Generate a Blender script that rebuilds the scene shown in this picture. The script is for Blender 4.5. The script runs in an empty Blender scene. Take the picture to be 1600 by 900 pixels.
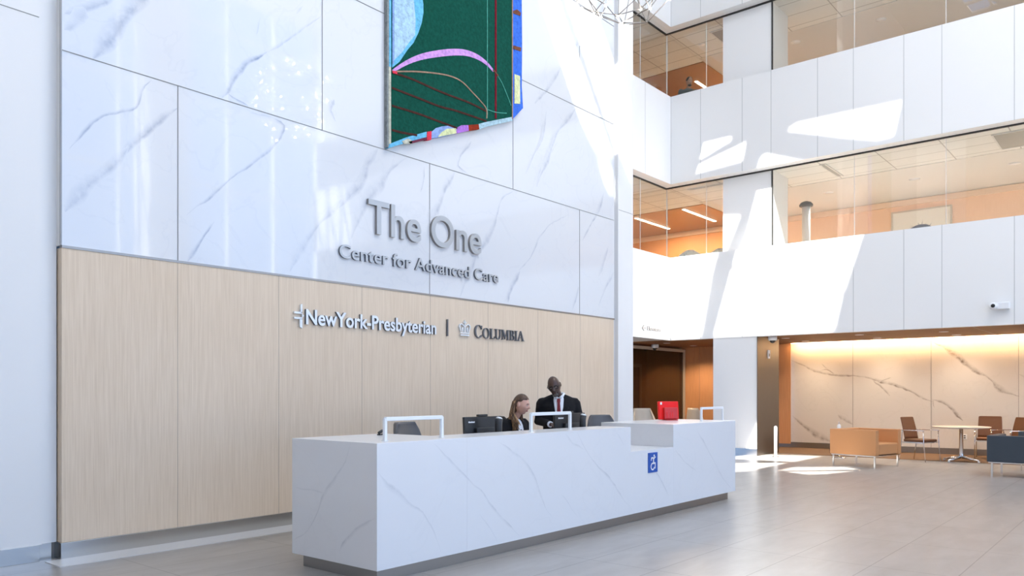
import bpy, bmesh, math, random
from mathutils import Vector, Matrix, noise, geometry
PI = math.pi
rnd = random.Random(7)
SC = bpy.context.scene
COL = SC.collection
# ------------------------------------------------------------------ camera, world, sun, exposure
TH = math.radians(39.8)
cam_d = bpy.data.cameras.new('camera'); cam = bpy.data.objects.new('camera', cam_d); COL.objects.link(cam)
cam.location = (0, 0, 1.46); cam.rotation_euler = (PI/2, 0, TH - PI/2)
cam_d.sensor_width = 36.0; cam_d.lens = 36.0*1237/1600
cam_d.shift_y = (613.3-450)/1600.0
cam_d.clip_end = 300
SC.camera = cam
SC.view_settings.view_transform = 'Standard'; SC.view_settings.look = 'None'
SC.view_settings.gamma = 1.0; SC.view_settings.use_curve_mapping = False
SC.view_settings.exposure = 0.07
w = bpy.data.worlds.new('world'); SC.world = w; w.use_nodes = True
bg = w.node_tree.nodes['Background']; bg.inputs[0].default_value = (0.30, 0.545, 1.0, 1); bg.inputs[1].default_value = 2.0
SUN = Vector((1.0, 0.43, -1.42)).normalized()
sd = bpy.data.lights.new('sun', 'SUN'); sd.energy = 23.0; sd.angle = math.radians(0.5); sd.color = (1.0, 0.96, 0.90)
so = bpy.data.objects.new('sun', sd); COL.objects.link(so); so.rotation_euler = SUN.to_track_quat('-Z', 'Y').to_euler()
so.location = (0, 0, 30)

def area(name, loc, size, energy, color, rot=(0, 0, 0), sy=None):
    l = bpy.data.lights.new(name, 'AREA'); l.energy = energy; l.color = color; l.size = size
    if sy: l.shape = 'RECTANGLE'; l.size_y = sy
    o = bpy.data.objects.new(name, l); COL.objects.link(o); o.location = loc; o.rotation_euler = rot
    return o

roof_fill = area('added_roof_fill', (9.9, -0.8, 14.45), 8.0, 760, (1.0, 0.985, 0.96), sy=7.5)  # unseen fill lamp added under the roof to brighten desk top and galleries
# ------------------------------------------------------------------ materials
M = {}
def mat(name, col, rough=0.5, metal=0.0, coat=0.0, spec=0.5, emit=None, es=0.0):
    m = bpy.data.materials.new(name); m.use_nodes = True
    b = m.node_tree.nodes['Principled BSDF']
    b.inputs['Base Color'].default_value = (*col, 1); b.inputs['Roughness'].default_value = rough
    b.inputs['Metallic'].default_value = metal; b.inputs['Specular IOR Level'].default_value = spec
    b.inputs['Coat Weight'].default_value = coat; b.inputs['Coat Roughness'].default_value = 0.03
    if emit:
        b.inputs['Emission Color'].default_value = (*emit, 1); b.inputs['Emission Strength'].default_value = es
    M[name] = m
    return m
def N(m, t, **kw):
    n = m.node_tree.nodes.new(t)
    for k, v in kw.items(): setattr(n, k, v)
    return n
def L(m, a, b): m.node_tree.links.new(a, b)
def bsdf(m): return m.node_tree.nodes['Principled BSDF']
def ramp(m, pts):
    r = N(m, 'ShaderNodeValToRGB'); e = r.color_ramp.elements
    while len(e) < len(pts): e.new(0.5)
    for i, (p, c) in enumerate(pts):
        e[i].position = p; e[i].color = (*c, 1) if len(c) == 3 else c
    return r
def noise_col(m, c1, c2, scale, vec=(1, 1, 1), detail=4, rough=0.6, lo=0.3, hi=0.7, bump=0.0):
    tc = N(m, 'ShaderNodeTexCoord'); mp = N(m, 'ShaderNodeMapping'); mp.inputs['Scale'].default_value = vec
    nz = N(m, 'ShaderNodeTexNoise'); nz.inputs['Scale'].default_value = scale; nz.inputs['Detail'].default_value = detail
    nz.inputs['Roughness'].default_value = rough
    L(m, tc.outputs['Object'], mp.inputs[0]); L(m, mp.outputs[0], nz.inputs['Vector'])
    r = ramp(m, [(lo, c1), (hi, c2)]); L(m, nz.outputs['Fac'], r.inputs[0]); L(m, r.outputs[0], bsdf(m).inputs['Base Color'])
    if bump:
        b = N(m, 'ShaderNodeBump'); b.inputs['Strength'].default_value = bump; b.inputs['Distance'].default_value = 0.01
        L(m, nz.outputs['Fac'], b.inputs['Height']); L(m, b.outputs[0], bsdf(m).inputs['Normal'])
    return r

mat('white_paint', (0.82, 0.82, 0.815), 0.55)
mat('white_panel', (0.86, 0.862, 0.86), 0.4)
mat('grey_paint', (0.62, 0.52, 0.42), 0.6)
mat('pale_carpet', (0.62, 0.58, 0.54), 0.9)
mat('dark_gap', (0.03, 0.03, 0.03), 0.7)
mat('grey_gap', (0.30, 0.30, 0.29), 0.7)
mat('panel_gap', (0.55, 0.56, 0.56), 0.7)
mat('steel', (0.62, 0.61, 0.59), 0.22, 1.0)
mat('dull_steel', (0.33, 0.31, 0.29), 0.36, 1.0)
mat('chrome', (0.80, 0.80, 0.80), 0.12, 1.0)
mat('letter_metal', (0.50, 0.52, 0.54), 0.38, 0.7)
mat('pale_metal', (0.78, 0.82, 0.86), 0.35, 0.3)
mat('dark_letter', (0.16, 0.17, 0.19), 0.4, 0.4)
mat('white_metal', (0.82, 0.85, 0.88), 0.3, 0.0, coat=0.3)
mat('black_plastic', (0.012, 0.013, 0.015), 0.35)
mat('dark_plastic', (0.03, 0.032, 0.035), 0.45)
mat('white_plastic', (0.85, 0.86, 0.88), 0.35)
mat('red_plastic', (0.92, 0.012, 0.008), 0.4, spec=0.3)
mat('red_dark', (0.62, 0.03, 0.03), 0.4)
mat('blue_sign', (0.008, 0.085, 0.42), 0.4)
mat('sign_white', (0.9, 0.9, 0.9), 0.4)
mat('screen_blue', (0.02, 0.02, 0.25), 0.3)
mat('black_suit', (0.010, 0.010, 0.012), 0.8, spec=0.2)
mat('navy_lining', (0.012, 0.014, 0.022), 0.7, spec=0.3)
mat('charcoal_cloth', (0.07, 0.09, 0.10), 0.85)
mat('white_shirt', (0.80, 0.84, 0.90), 0.7)
mat('red_tie', (0.17, 0.005, 0.014), 0.55)
mat('skin_dark', (0.075, 0.036, 0.024), 0.38)
mat('skin_fair', (0.66, 0.38, 0.29), 0.5)
mat('skin_olive', (0.42, 0.24, 0.17), 0.5)
mat('lips', (0.45, 0.14, 0.12), 0.4)
mat('lips_dark', (0.10, 0.035, 0.03), 0.4)
mat('eye_white', (0.75, 0.72, 0.70), 0.25)
mat('eye_dark', (0.02, 0.012, 0.01), 0.2)
mat('beard_grey', (0.10, 0.09, 0.085), 0.9)
mat('black_hair', (0.012, 0.010, 0.009), 0.6)
mat('glasses_black', (0.008, 0.008, 0.009), 0.2)
mat('tan_leather', (0.64, 0.30, 0.12), 0.45)
mat('brown_leather', (0.16, 0.062, 0.025), 0.45)
mat('slate_vinyl', (0.045, 0.058, 0.075), 0.5)
mat('grey_leather', (0.11, 0.11, 0.115), 0.38)
mat('dark_leather', (0.05, 0.048, 0.047), 0.42)
mat('cream_fabric', (0.66, 0.59, 0.49), 0.8)
mat('table_laminate', (0.74, 0.66, 0.57), 0.35)
mat('art_mount', (0.85, 0.80, 0.72), 0.6)
mat('art_print', (0.10, 0.12, 0.17), 0.7)
mat('frame_light', (0.55, 0.48, 0.40), 0.5)
mat('lamp_glow', (1, 1, 1), 0.5, emit=(1.0, 0.80, 0.58), es=14.0)
mat('bulb_glow', (1, 1, 1), 0.5, emit=(1.0, 0.93, 0.84), es=70.0)
mat('wire', (0.35, 0.32, 0.29), 0.3, 1.0)
mat('gypsum', (0.66, 0.64, 0.62), 0.7)
mat('grille', (0.30, 0.29, 0.27), 0.6)
mat('soffit_trim', (0.25, 0.15, 0.09), 0.5)
mat('edge_trim', (0.30, 0.27, 0.24), 0.4, 0.5)
mat('pavement', (0.45, 0.45, 0.44), 0.8)
mat('brown_strip', (0.17, 0.10, 0.055), 0.9)
mat('ledge', (0.80, 0.60, 0.46), 0.5)
mat('stone_strip', (0.62, 0.62, 0.62), 0.3)
for nm, c in dict(t_green=(0.006, 0.075, 0.052), t_sky=(0.16, 0.50, 0.75), t_ice=(0.42, 0.62, 0.80), t_grey=(0.30, 0.33, 0.33),
                  t_lilac=(0.62, 0.33, 0.75), t_brown=(0.07, 0.028, 0.022), t_teal=(0.08, 0.36, 0.28), t_red=(0.17, 0.010, 0.022),
                  t_redblock=(0.75, 0.05, 0.09), t_peri=(0.30, 0.42, 0.75), t_yellow=(0.72, 0.76, 0.42), t_purple=(0.42, 0.18, 0.62),
                  t_rust=(0.28, 0.035, 0.015), t_pale=(0.42, 0.60, 0.68), t_royal=(0.055, 0.17, 0.70), t_maroon=(0.16, 0.04, 0.07),
                  t_tan=(0.36, 0.24, 0.17), t_cream=(0.55, 0.55, 0.45), t_bark=(0.20, 0.08, 0.05)).items():
    m = mat(nm, c, 0.95, spec=0.1)
    d = tuple(x*0.72 for x in c)
    noise_col(m, d, tuple(min(1, x*1.25) for x in c), 22, (1, 1, 1.0), 6, 0.7, 0.32, 0.68, bump=0.5)
noise_col(mat('blonde_hair', (0.3, 0.17, 0.08), 0.5), (0.16, 0.085, 0.042), (0.46, 0.28, 0.14), 5, (6, 6, 0.7), 3, 0.5, 0.35, 0.62)
noise_col(mat('brown_hair', (0.09, 0.05, 0.03), 0.5), (0.045, 0.024, 0.014), (0.13, 0.07, 0.04), 30, (3, 3, 0.4), 3)
noise_col(mat('speckled_vinyl', (0.06, 0.07, 0.08), 0.6), (0.02, 0.025, 0.03), (0.10, 0.12, 0.14), 120, (1, 1, 1), 2)

# pale quarter-sawn wood, vertical grain
def wood(name, c1, c2, rough=0.42):
    m = mat(name, c1, rough, spec=0.35)
    tc = N(m, 'ShaderNodeTexCoord'); mp = N(m, 'ShaderNodeMapping'); mp.inputs['Scale'].default_value = (38, 38, 0.9)
    L(m, tc.outputs['Object'], mp.inputs[0])
    n1 = N(m, 'ShaderNodeTexNoise'); n1.inputs['Scale'].default_value = 3.0; n1.inputs['Detail'].default_value = 6
    L(m, mp.outputs[0], n1.inputs['Vector'])
    n2 = N(m, 'ShaderNodeTexNoise'); n2.inputs['Scale'].default_value = 0.6; n2.inputs['Detail'].default_value = 2
    L(m, tc.outputs['Object'], n2.inputs['Vector'])
    mx = N(m, 'ShaderNodeMath', operation='ADD'); ml = N(m, 'ShaderNodeMath', operation='MULTIPLY'); ml.inputs[1].default_value = 0.5
    L(m, n2.outputs['Fac'], ml.inputs[0]); L(m, n1.outputs['Fac'], mx.inputs[0]); L(m, ml.outputs[0], mx.inputs[1])
    r = ramp(m, [(0.50, c1), (1.0, c2)]); L(m, mx.outputs[0], r.inputs[0]); L(m, r.outputs[0], bsdf(m).inputs['Base Color'])
    return m
wood('pale_oak', (0.68, 0.54, 0.395), (0.80, 0.66, 0.51))
wood('orange_wood', (0.58, 0.28, 0.125), (0.70, 0.36, 0.17))
wood('bronze_wood', (0.22, 0.105, 0.05), (0.29, 0.145, 0.072), 0.6)
wood('salmon_wood', (0.82, 0.56, 0.40), (0.90, 0.64, 0.48))
mat('dark_steel', (0.20, 0.18, 0.16), 0.35, 1.0)
wood('brown_wood', (0.26, 0.13, 0.065), (0.34, 0.175, 0.09), 0.3)

# polished marble: base colour and vein colour mixed by a 'vein' attribute laid on the slab's own vein lines, plus faint clouding
def marble(name, base, vein, rough, cloud=0.05, seed=0.0, coat=0.5):
    m = mat(name, base, rough, coat=coat)
    tc = N(m, 'ShaderNodeTexCoord'); mp = N(m, 'ShaderNodeMapping'); mp.inputs['Location'].default_value = (seed, seed*2, seed)
    L(m, tc.outputs['Object'], mp.inputs[0])
    n1 = N(m, 'ShaderNodeTexNoise'); n1.inputs['Scale'].default_value = 1.1; n1.inputs['Detail'].default_value = 8; n1.inputs['Distortion'].default_value = 0.8
    L(m, mp.outputs[0], n1.inputs['Vector'])
    # faint hairline veins where a distorted noise crosses 0.5
    s = N(m, 'ShaderNodeMath', operation='SUBTRACT'); s.inputs[1].default_value = 0.5; L(m, n1.outputs['Fac'], s.inputs[0])
    a = N(m, 'ShaderNodeMath', operation='ABSOLUTE'); L(m, s.outputs[0], a.inputs[0])
    r1 = ramp(m, [(0.0, (cloud*1.1,)*3), (0.012, (0, 0, 0))]); L(m, a.outputs[0], r1.inputs[0])
    n2 = N(m, 'ShaderNodeTexNoise'); n2.inputs['Scale'].default_value = 0.5; n2.inputs['Detail'].default_value = 3
    L(m, mp.outputs[0], n2.inputs['Vector'])
    r2 = ramp(m, [(0.45, (0, 0, 0)), (0.8, (cloud, cloud, cloud))]); L(m, n2.outputs['Fac'], r2.inputs[0])
    ad = N(m, 'ShaderNodeMath', operation='ADD'); L(m, r1.outputs[0], ad.inputs[0]); L(m, r2.outputs[0], ad.inputs[1])
    at = N(m, 'ShaderNodeAttribute'); at.attribute_name = 'vein'
    n3 = N(m, 'ShaderNodeTexNoise'); n3.inputs['Scale'].default_value = 14; n3.inputs['Detail'].default_value = 5
    L(m, mp.outputs[0], n3.inputs['Vector'])
    r3 = ramp(m, [(0.30, (0.35, 0.35, 0.35)), (0.62, (1, 1, 1))]); L(m, n3.outputs['Fac'], r3.inputs[0])
    ml = N(m, 'ShaderNodeMath', operation='MULTIPLY'); L(m, at.outputs['Fac'], ml.inputs[0]); L(m, r3.outputs[0], ml.inputs[1])
    a2 = N(m, 'ShaderNodeMath', operation='ADD'); a2.use_clamp = True; L(m, ad.outputs[0], a2.inputs[0]); L(m, ml.outputs[0], a2.inputs[1])
    mx = N(m, 'ShaderNodeMix', data_type='RGBA'); mx.inputs[6].default_value = (*base, 1); mx.inputs[7].default_value = (*vein, 1)
    L(m, a2.outputs[0], mx.inputs[0]); L(m, mx.outputs[2], bsdf(m).inputs['Base Color'])
    return m
marble('marble_wall', (0.75, 0.765, 0.79), (0.27, 0.32, 0.44), 0.12, 0.05, 0.0, 0.9)
marble('marble_desk', (0.79, 0.795, 0.81), (0.36, 0.38, 0.42), 0.28, 0.03, 3.0, 0.2)
marble('marble_warm', (0.72, 0.67, 0.62), (0.16, 0.11, 0.08), 0.12, 0.04, 9.0, 0.6)

# large-format grey stone floor tiles
m = mat('floor_tile', (0.3, 0.3, 0.3), 0.3, spec=0.8)
mat('oak_gap', (0.36, 0.28, 0.21), 0.6)
tc = N(m, 'ShaderNodeTexCoord'); br = N(m, 'ShaderNodeTexBrick')
br.inputs['Scale'].default_value = 1.0; br.inputs['Brick Width'].default_value = 1.3; br.inputs['Row Height'].default_value = 0.65
br.inputs['Mortar Size'].default_value = 0.0045; br.inputs['Mortar Smooth'].default_value = 0.0; br.offset = 0.0
br.inputs['Color1'].default_value = (0.98, 0.98, 0.98, 1); br.inputs['Color2'].default_value = (1.02, 1.02, 1.02, 1); br.inputs['Mortar'].default_value = (0.50, 0.49, 0.48, 1)
mb_ = N(m, 'ShaderNodeMapping'); mb_.inputs['Location'].default_value = (-0.55, 0, 0); L(m, tc.outputs['Object'], mb_.inputs[0]); L(m, mb_.outputs[0], br.inputs['Vector'])
mp = N(m, 'ShaderNodeMapping'); mp.inputs['Scale'].default_value = (0.7, 2.2, 1); mp.inputs['Rotation'].default_value = (0, 0, 0.35)
L(m, tc.outputs['Object'], mp.inputs[0])
n1 = N(m, 'ShaderNodeTexNoise'); n1.inputs['Scale'].default_value = 2.2; n1.inputs['Detail'].default_value = 8; n1.inputs['Roughness'].default_value = 0.6; n1.inputs['Distortion'].default_value = 0.3
L(m, mp.outputs[0], n1.inputs['Vector'])
r = ramp(m, [(0.32, (0.305, 0.287, 0.270)), (0.5, (0.345, 0.327, 0.309)), (0.68, (0.385, 0.367, 0.349))]); L(m, n1.outputs['Fac'], r.inputs[0])
mx = N(m, 'ShaderNodeMix', data_type='RGBA', blend_type='MULTIPLY'); mx.inputs[0].default_value = 1.0
L(m, r.outputs[0], mx.inputs[6]); L(m, br.outputs['Color'], mx.inputs[7]); L(m, mx.outputs[2], bsdf(m).inputs['Base Color'])
rr = ramp(m, [(0.3, (0.28,)*3), (0.7, (0.28,)*3)]); L(m, n1.outputs['Fac'], rr.inputs[0]); L(m, rr.outputs[0], bsdf(m).inputs['Roughness'])

# suspended tile ceiling
m = mat('ceiling_tile', (0.7, 0.7, 0.7), 0.8)
tc = N(m, 'ShaderNodeTexCoord'); br = N(m, 'ShaderNodeTexBrick'); br.offset = 0.0
br.inputs['Scale'].default_value = 1.0; br.inputs['Brick Width'].default_value = 0.61; br.inputs['Row Height'].default_value = 1.22
br.inputs['Mortar Size'].default_value = 0.012; br.inputs['Mortar Smooth'].default_value = 0.0
br.inputs['Color1'].default_value = (0.74, 0.72, 0.69, 1); br.inputs['Color2'].default_value = (0.78, 0.76, 0.73, 1); br.inputs['Mortar'].default_value = (0.42, 0.40, 0.38, 1)
L(m, tc.outputs['Object'], br.inputs['Vector']); L(m, br.outputs['Color'], bsdf(m).inputs['Base Color'])

def glass(name, tint, refl=0.10, rough=0.0):
    m = bpy.data.materials.new(name); m.use_nodes = True; nt = m.node_tree; nt.nodes.remove(bsdf(m))
    out = nt.nodes['Material Output']; t = N(m, 'ShaderNodeBsdfTransparent'); t.inputs[0].default_value = (*tint, 1)
    g = N(m, 'ShaderNodeBsdfGlossy'); g.inputs['Roughness'].default_value = rough; g.inputs[0].default_value = (1, 1, 1, 1)
    fr = N(m, 'ShaderNodeLayerWeight'); fr.inputs[0].default_value = 0.5
    pw = N(m, 'ShaderNodeMath', operation='POWER'); pw.inputs[1].default_value = 5.0; L(m, fr.outputs['Facing'], pw.inputs[0])
    ad = N(m, 'ShaderNodeMath', operation='MULTIPLY_ADD'); ad.inputs[1].default_value = 0.9; ad.inputs[2].default_value = 0.03+refl; ad.use_clamp = True; L(m, pw.outputs[0], ad.inputs[0])
    mx = N(m, 'ShaderNodeMixShader'); L(m, ad.outputs[0], mx.inputs[0]); L(m, t.outputs[0], mx.inputs[1]); L(m, g.outputs[0], mx.inputs[2])
    L(m, mx.outputs[0], out.inputs[0]); M[name] = m
    return m
glass('clear_glass', (0.94, 0.96, 0.95), 0.02)
glass('dark_glass', (0.52, 0.44, 0.32), 0.04)
mat('glass_edge', (0.75, 0.80, 0.78), 0.2, 0.2)

# ------------------------------------------------------------------ mesh helpers
class MB:
    def __init__(s, *mats): s.bm = bmesh.new(); s.mats = list(mats) or ['white_paint']; s.vl = None
    def mi(s, m):
        if m is None: return 0
        if m not in s.mats: s.mats.append(m)
        return s.mats.index(m)
    def face(s, pts, m=None, smooth=False):
        vs = [s.bm.verts.new(p) for p in pts]
        f = s.bm.faces.new(vs); f.material_index = s.mi(m); f.smooth = smooth
        return f
    def box(s, x0, x1, y0, y1, z0, z1, m=None, rot=None, bevel=0.0):
        c = [(x0, y0, z0), (x1, y0, z0), (x1, y1, z0), (x0, y1, z0), (x0, y0, z1), (x1, y0, z1), (x1, y1, z1), (x0, y1, z1)]
        vs = [s.bm.verts.new(rot @ Vector(p) if rot else p) for p in c]
        fs = []
        for q in ((0, 3, 2, 1), (4, 5, 6, 7), (0, 1, 5, 4), (1, 2, 6, 5), (2, 3, 7, 6), (3, 0, 4, 7)):
            f = s.bm.faces.new([vs[i] for i in q]); f.material_index = s.mi(m); fs.append(f)
        if bevel > 0:
            es = list({e for f in fs for e in f.edges})
            r = bmesh.ops.bevel(s.bm, geom=es, offset=bevel, segments=3, affect='EDGES', profile=0.6)
            for f in r['faces']: f.smooth = True; f.material_index = s.mi(m)
        return s
    def tube(s, pts, r, m=None, seg=10, cap=True, square=False, smooth=True):
        pts = [Vector(p) for p in pts]
        rs = r if isinstance(r, (list, tuple)) else [r]*len(pts)
        rings = []; up = None
        n = 4 if square else seg
        for i, p in enumerate(pts):
            d = (pts[min(i+1, len(pts)-1)] - pts[max(i-1, 0)]).normalized()
            if up is None:
                up = Vector((0, 0, 1)) if abs(d.z) < 0.9 else Vector((0, 1, 0))
            a = d.cross(up)
            if a.length < 1e-4: a = d.cross(Vector((1, 0, 0)))
            a.normalize(); b = d.cross(a).normalized(); up = -b if b.dot(up) < 0 else b
            ring = []
            for k in range(n):
                t = 2*PI*k/n + (PI/4 if square else 0); rr = rs[i]*(1.414 if square else 1)
                ring.append(s.bm.verts.new(p + a*math.cos(t)*rr + b*math.sin(t)*rr))
            rings.append(ring)
        for i in range(len(rings)-1):
            for k in range(n):
                f = s.bm.faces.new([rings[i][k], rings[i][(k+1) % n], rings[i+1][(k+1) % n], rings[i+1][k]])
                f.material_index = s.mi(m); f.smooth = smooth and not square
        if cap:
            for q in (rings[0][::-1], rings[-1]):
                f = s.bm.faces.new(q); f.material_index = s.mi(m)
        return s
    def loft(s, rings, m=None, smooth=True, cap=True):
        R = [[s.bm.verts.new(p) for p in rg] for rg in rings]; n = len(R[0])
        for i in range(len(R)-1):
            for k in range(n):
                f = s.bm.faces.new([R[i][k], R[i][(k+1) % n], R[i+1][(k+1) % n], R[i+1][k]]); f.smooth = smooth; f.material_index = s.mi(m)
        if cap:
            for q in (R[0][::-1], R[-1]):
                f = s.bm.faces.new(q); f.smooth = smooth; f.material_index = s.mi(m)
        return s
    def lathe(s, prof, c=(0, 0, 0), m=None, seg=24, smooth=True):
        rings = [[(c[0]+r*math.cos(2*PI*k/seg), c[1]+r*math.sin(2*PI*k/seg), c[2]+z) for k in range(seg)] for r, z in prof]
        return s.loft(rings, m, smooth)
    def ell(s, c, r, m=None, rot=None, seg=20, rings=14, fn=None):
        c = Vector(c); rows = []
        for i in range(rings+1):
            ph = -PI/2 + PI*i/rings; row = []
            for k in range(seg):
                t = 2*PI*k/seg
                u = Vector((math.cos(ph)*math.cos(t), math.cos(ph)*math.sin(t), math.sin(ph)))
                v = Vector((u.x*r[0], u.y*r[1], u.z*r[2]))
                if fn: v = fn(u, v)
                if rot: v = rot @ v
                row.append(v + c)
            rows.append(row)
        V = [[s.bm.verts.new(rows[0][0])]] + [[s.bm.verts.new(p) for p in rw] for rw in rows[1:-1]] + [[s.bm.verts.new(rows[-1][0])]]
        for k in range(seg):
            k2 = (k+1) % seg
            f = s.bm.faces.new([V[0][0], V[1][k2], V[1][k]]); f.smooth = True; f.material_index = s.mi(m)
            f = s.bm.faces.new([V[-1][0], V[-2][k], V[-2][k2]]); f.smooth = True; f.material_index = s.mi(m)
            for i in range(1, len(V)-2):
                f = s.bm.faces.new([V[i][k], V[i][k2], V[i+1][k2], V[i+1][k]]); f.smooth = True; f.material_index = s.mi(m)
        return s
    def prism(s, poly, to3, depth, m=None):
        """poly of 2-D points, to3(u, v, d) -> 3-D; d runs 0..depth"""
        a = [s.bm.verts.new(to3(u, v, 0)) for u, v in poly]; b = [s.bm.verts.new(to3(u, v, depth)) for u, v in poly]
        n = len(poly)
        tri = geometry.tessellate_polygon([[Vector((u, v, 0)) for u, v in poly]])
        for t in tri:
            f = s.bm.faces.new([a[i] for i in t]); f.material_index = s.mi(m)
            f = s.bm.faces.new([b[i] for i in reversed(t)]); f.material_index = s.mi(m)
        for i in range(n):
            f = s.bm.faces.new([a[i], a[(i+1) % n], b[(i+1) % n], b[i]]); f.material_index = s.mi(m)
        return s
    def vein(s, pts, to3, width, strength, m, wob=0.012, seed=0):
        """feathered ribbon following a vein of the slab: attribute runs 0 - strength - 0 across it"""
        if s.vl is None: s.vl = s.bm.verts.layers.float.new('vein')
        P = [Vector((a, b)) for a, b in pts]; Q = []
        for i in range(len(P)-1):
            n = max(2, int((P[i+1]-P[i]).length/0.05))
            for k in range(n): Q.append(P[i].lerp(P[i+1], k/n))
        Q.append(P[-1])
        Q = [Q[0]] + [(Q[i-1]+Q[i]*2+Q[i+1])/4 for i in range(1, len(Q)-1)] + [Q[-1]]
        rows = []
        for i, q in enumerate(Q):
            d = Q[min(i+1, len(Q)-1)] - Q[max(i-1, 0)]; d.normalize(); nn = Vector((-d.y, d.x))
            t = i/(len(Q)-1); env = min(1, 5*t+0.15, 5*(1-t)+0.15)
            nz = noise.noise(Vector((q.x*2.3+seed, q.y*2.3, seed))); n2 = noise.noise(Vector((q.x*9+seed, q.y*9, 3.1)))
            ww = width*env*(0.75+0.9*max(-0.5, nz)); off = wob*(nz*1.5+n2)
            st = strength*(0.7+0.6*n2)*(0.5+0.5*env)
            row = []
            for o_, v_ in ((-1, 0), (-0.25, 0.45), (0.35, 1), (0.62, 0.6), (1, 0)):
                p = q + nn*(off + o_*ww*0.5); vv = s.bm.verts.new(to3(p.x, p.y)); vv[s.vl] = v_*max(0.05, st); row.append(vv)
            rows.append(row)
        for i in range(len(rows)-1):
            for k in range(4):
                f = s.bm.faces.new([rows[i][k], rows[i+1][k], rows[i+1][k+1], rows[i][k+1]]); f.material_index = s.mi(m)
        return s
    def tri(s, M4):
        bmesh.ops.transform(s.bm, matrix=M4, verts=s.bm.verts); return s
    def build(s, name, parent=None, loc=None, normals=True):
        if normals: bmesh.ops.recalc_face_normals(s.bm, faces=s.bm.faces)
        me = bpy.data.meshes.new(name); s.bm.to_mesh(me); s.bm.free()
        for k in s.mats: me.materials.append(M[k])
        o = bpy.data.objects.new(name, me); COL.objects.link(o)
        if parent: o.parent = parent
        if loc: o.location = loc
        return o

def tag(o, label, cat, group=None):
    o['label'] = label; o['category'] = cat
    if group: o['group'] = group
    return o
def thing(name, label, cat, loc=(0, 0, 0), rz=0.0, group=None):
    o = bpy.data.objects.new(name, None); COL.objects.link(o); o.empty_display_size = 0.2
    o.location = loc; o.rotation_euler = (0, 0, rz)
    return tag(o, label, cat, group)
def struct(name):
    o = bpy.data.objects.new(name, None); COL.objects.link(o); o['kind'] = 'structure'; return o
def st(o): o['kind'] = 'structure'; return o
def copy_tree(o, parent=None):
    c = o.copy(); COL.objects.link(c); c.parent = parent
    for ch in list(o.children): copy_tree(ch, c)
    return c
def mod(o, t, **kw):
    md = o.modifiers.new(t.lower(), t)
    for k, v in kw.items(): setattr(md, k, v)
    return md

# ------------------------------------------------------------------ the room shell
XF, YW, YF, XB = 17.6, 7.46, 9.54, 20.9      # gallery front, feature wall, return front, lounge wall
ZR = 14.6
st(MB('floor_tile').box(-7, 24, -9.2, 16, -0.2, 0, 'floor_tile').build('floor'))
# unseen atrium roof slab; openings shaped to throw the wanted sun patches
sun_openings = [
 [(12.47, 4.48), (12.56, 4.25), (12.55, 2.08), (12.05, 2.02), (12.04, 2.34), (12.18, 3.08)],
 [(12.28, 6.47), (12.56, 6.49), (12.57, 5.83), (12.51, 5.7)],
 [(12.06, 6.5), (12.21, 6.46), (12.43, 5.37), (12.12, 5.32)],
 [(12.13, 4.9), (12.17, 4.79), (11.93, 3.79), (10.81, 2.03), (9.84, 2.07), (10.43, 4.84), (10.67, 4.84)],
 [(10.37, 4.84), (9.8, 2.08), (9.27, 2.03), (9.28, 4.82)],
 [(11.64, 5.74), (11.59, 5.13), (10.71, 5.31), (10.3, 5.31), (9.28, 5.15), (9.27, 6.5), (10.81, 6.58), (10.9, 5.8)],
 [(7.53, 5.97), (8.95, 6.58), (9.2, 6.58), (9.2, 5.97)],
 [(4.55, 5.3), (5.24, 5.36), (5.35, 4.73), (4.7, 4.71), (4.54, 4.83)],
 [(5.41, 5.38), (6.43, 5.47), (6.6, 5.02), (5.55, 4.57), (5.45, 4.7)],
 [(4.68, 4.64), (5.18, 4.67), (4.86, 4.53), (4.64, 4.53)],
 [(6.14, 3.34), (7.87, 3.12), (8.18, 1.72), (6.27, 1.67)],
 [(4.96, 2.78), (6.05, 1.7), (3.69, 1.62), (3.25, 1.97)],
 [(4.2, 1.2), (5.13, 1.26), (5.84, 0.51), (5.41, 0.12)],
 [(4.15, 1.07), (5.13, 0.08), (4.17, 0.33), (3.86, 0.54)]]
rf = MB('white_paint')
loops = [[(-7, -9.2), (18, -9.2), (18, 9.9), (-7, 9.9)]] + sun_openings
flat = [p for lp in loops for p in lp]
tris = geometry.tessellate_polygon([[Vector((x, y, 0)) for x, y in lp] for lp in loops])
for z in (ZR, ZR+0.06):
    vs = [rf.bm.verts.new((x, y, z)) for x, y in flat]
    for t in tris: rf.bm.faces.new([vs[i] for i in t])
for lp in loops:
    for i in range(len(lp)):
        a, b = lp[i], lp[(i+1) % len(lp)]
        rf.face([(a[0], a[1], ZR), (b[0], b[1], ZR), (b[0], b[1], ZR+0.06), (a[0], a[1], ZR+0.06)])
st(rf.build('ceiling', normals=False))
# wall behind the camera and the wall left of the feature panels
st(MB('grey_paint').box(-7.2, -7, -9.2, 7.6, 0, ZR, 'grey_paint').build('wall_behind'))
wl = struct('wall_left')
b = MB('white_paint').box(-7, 2.66, 7.52, 7.9, 0.145, ZR).box(2.66, 2.79, 7.55, 7.9, 0.145, ZR)
b.box(-7, 2.64, 7.516, 7.53, 4.70, 4.706, 'grey_gap')
b.build('wall_surface', wl)
MB('steel').box(-7, 2.64, 7.505, 7.6, 0.0, 0.145, bevel=0.002).box(2.64, 2.745, 7.54, 7.7, 0, 0.145).box(2.745, 2.79, 7.6, 7.7, 0, 0.145, 'edge_trim').build('steel_skirting', wl)

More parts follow.
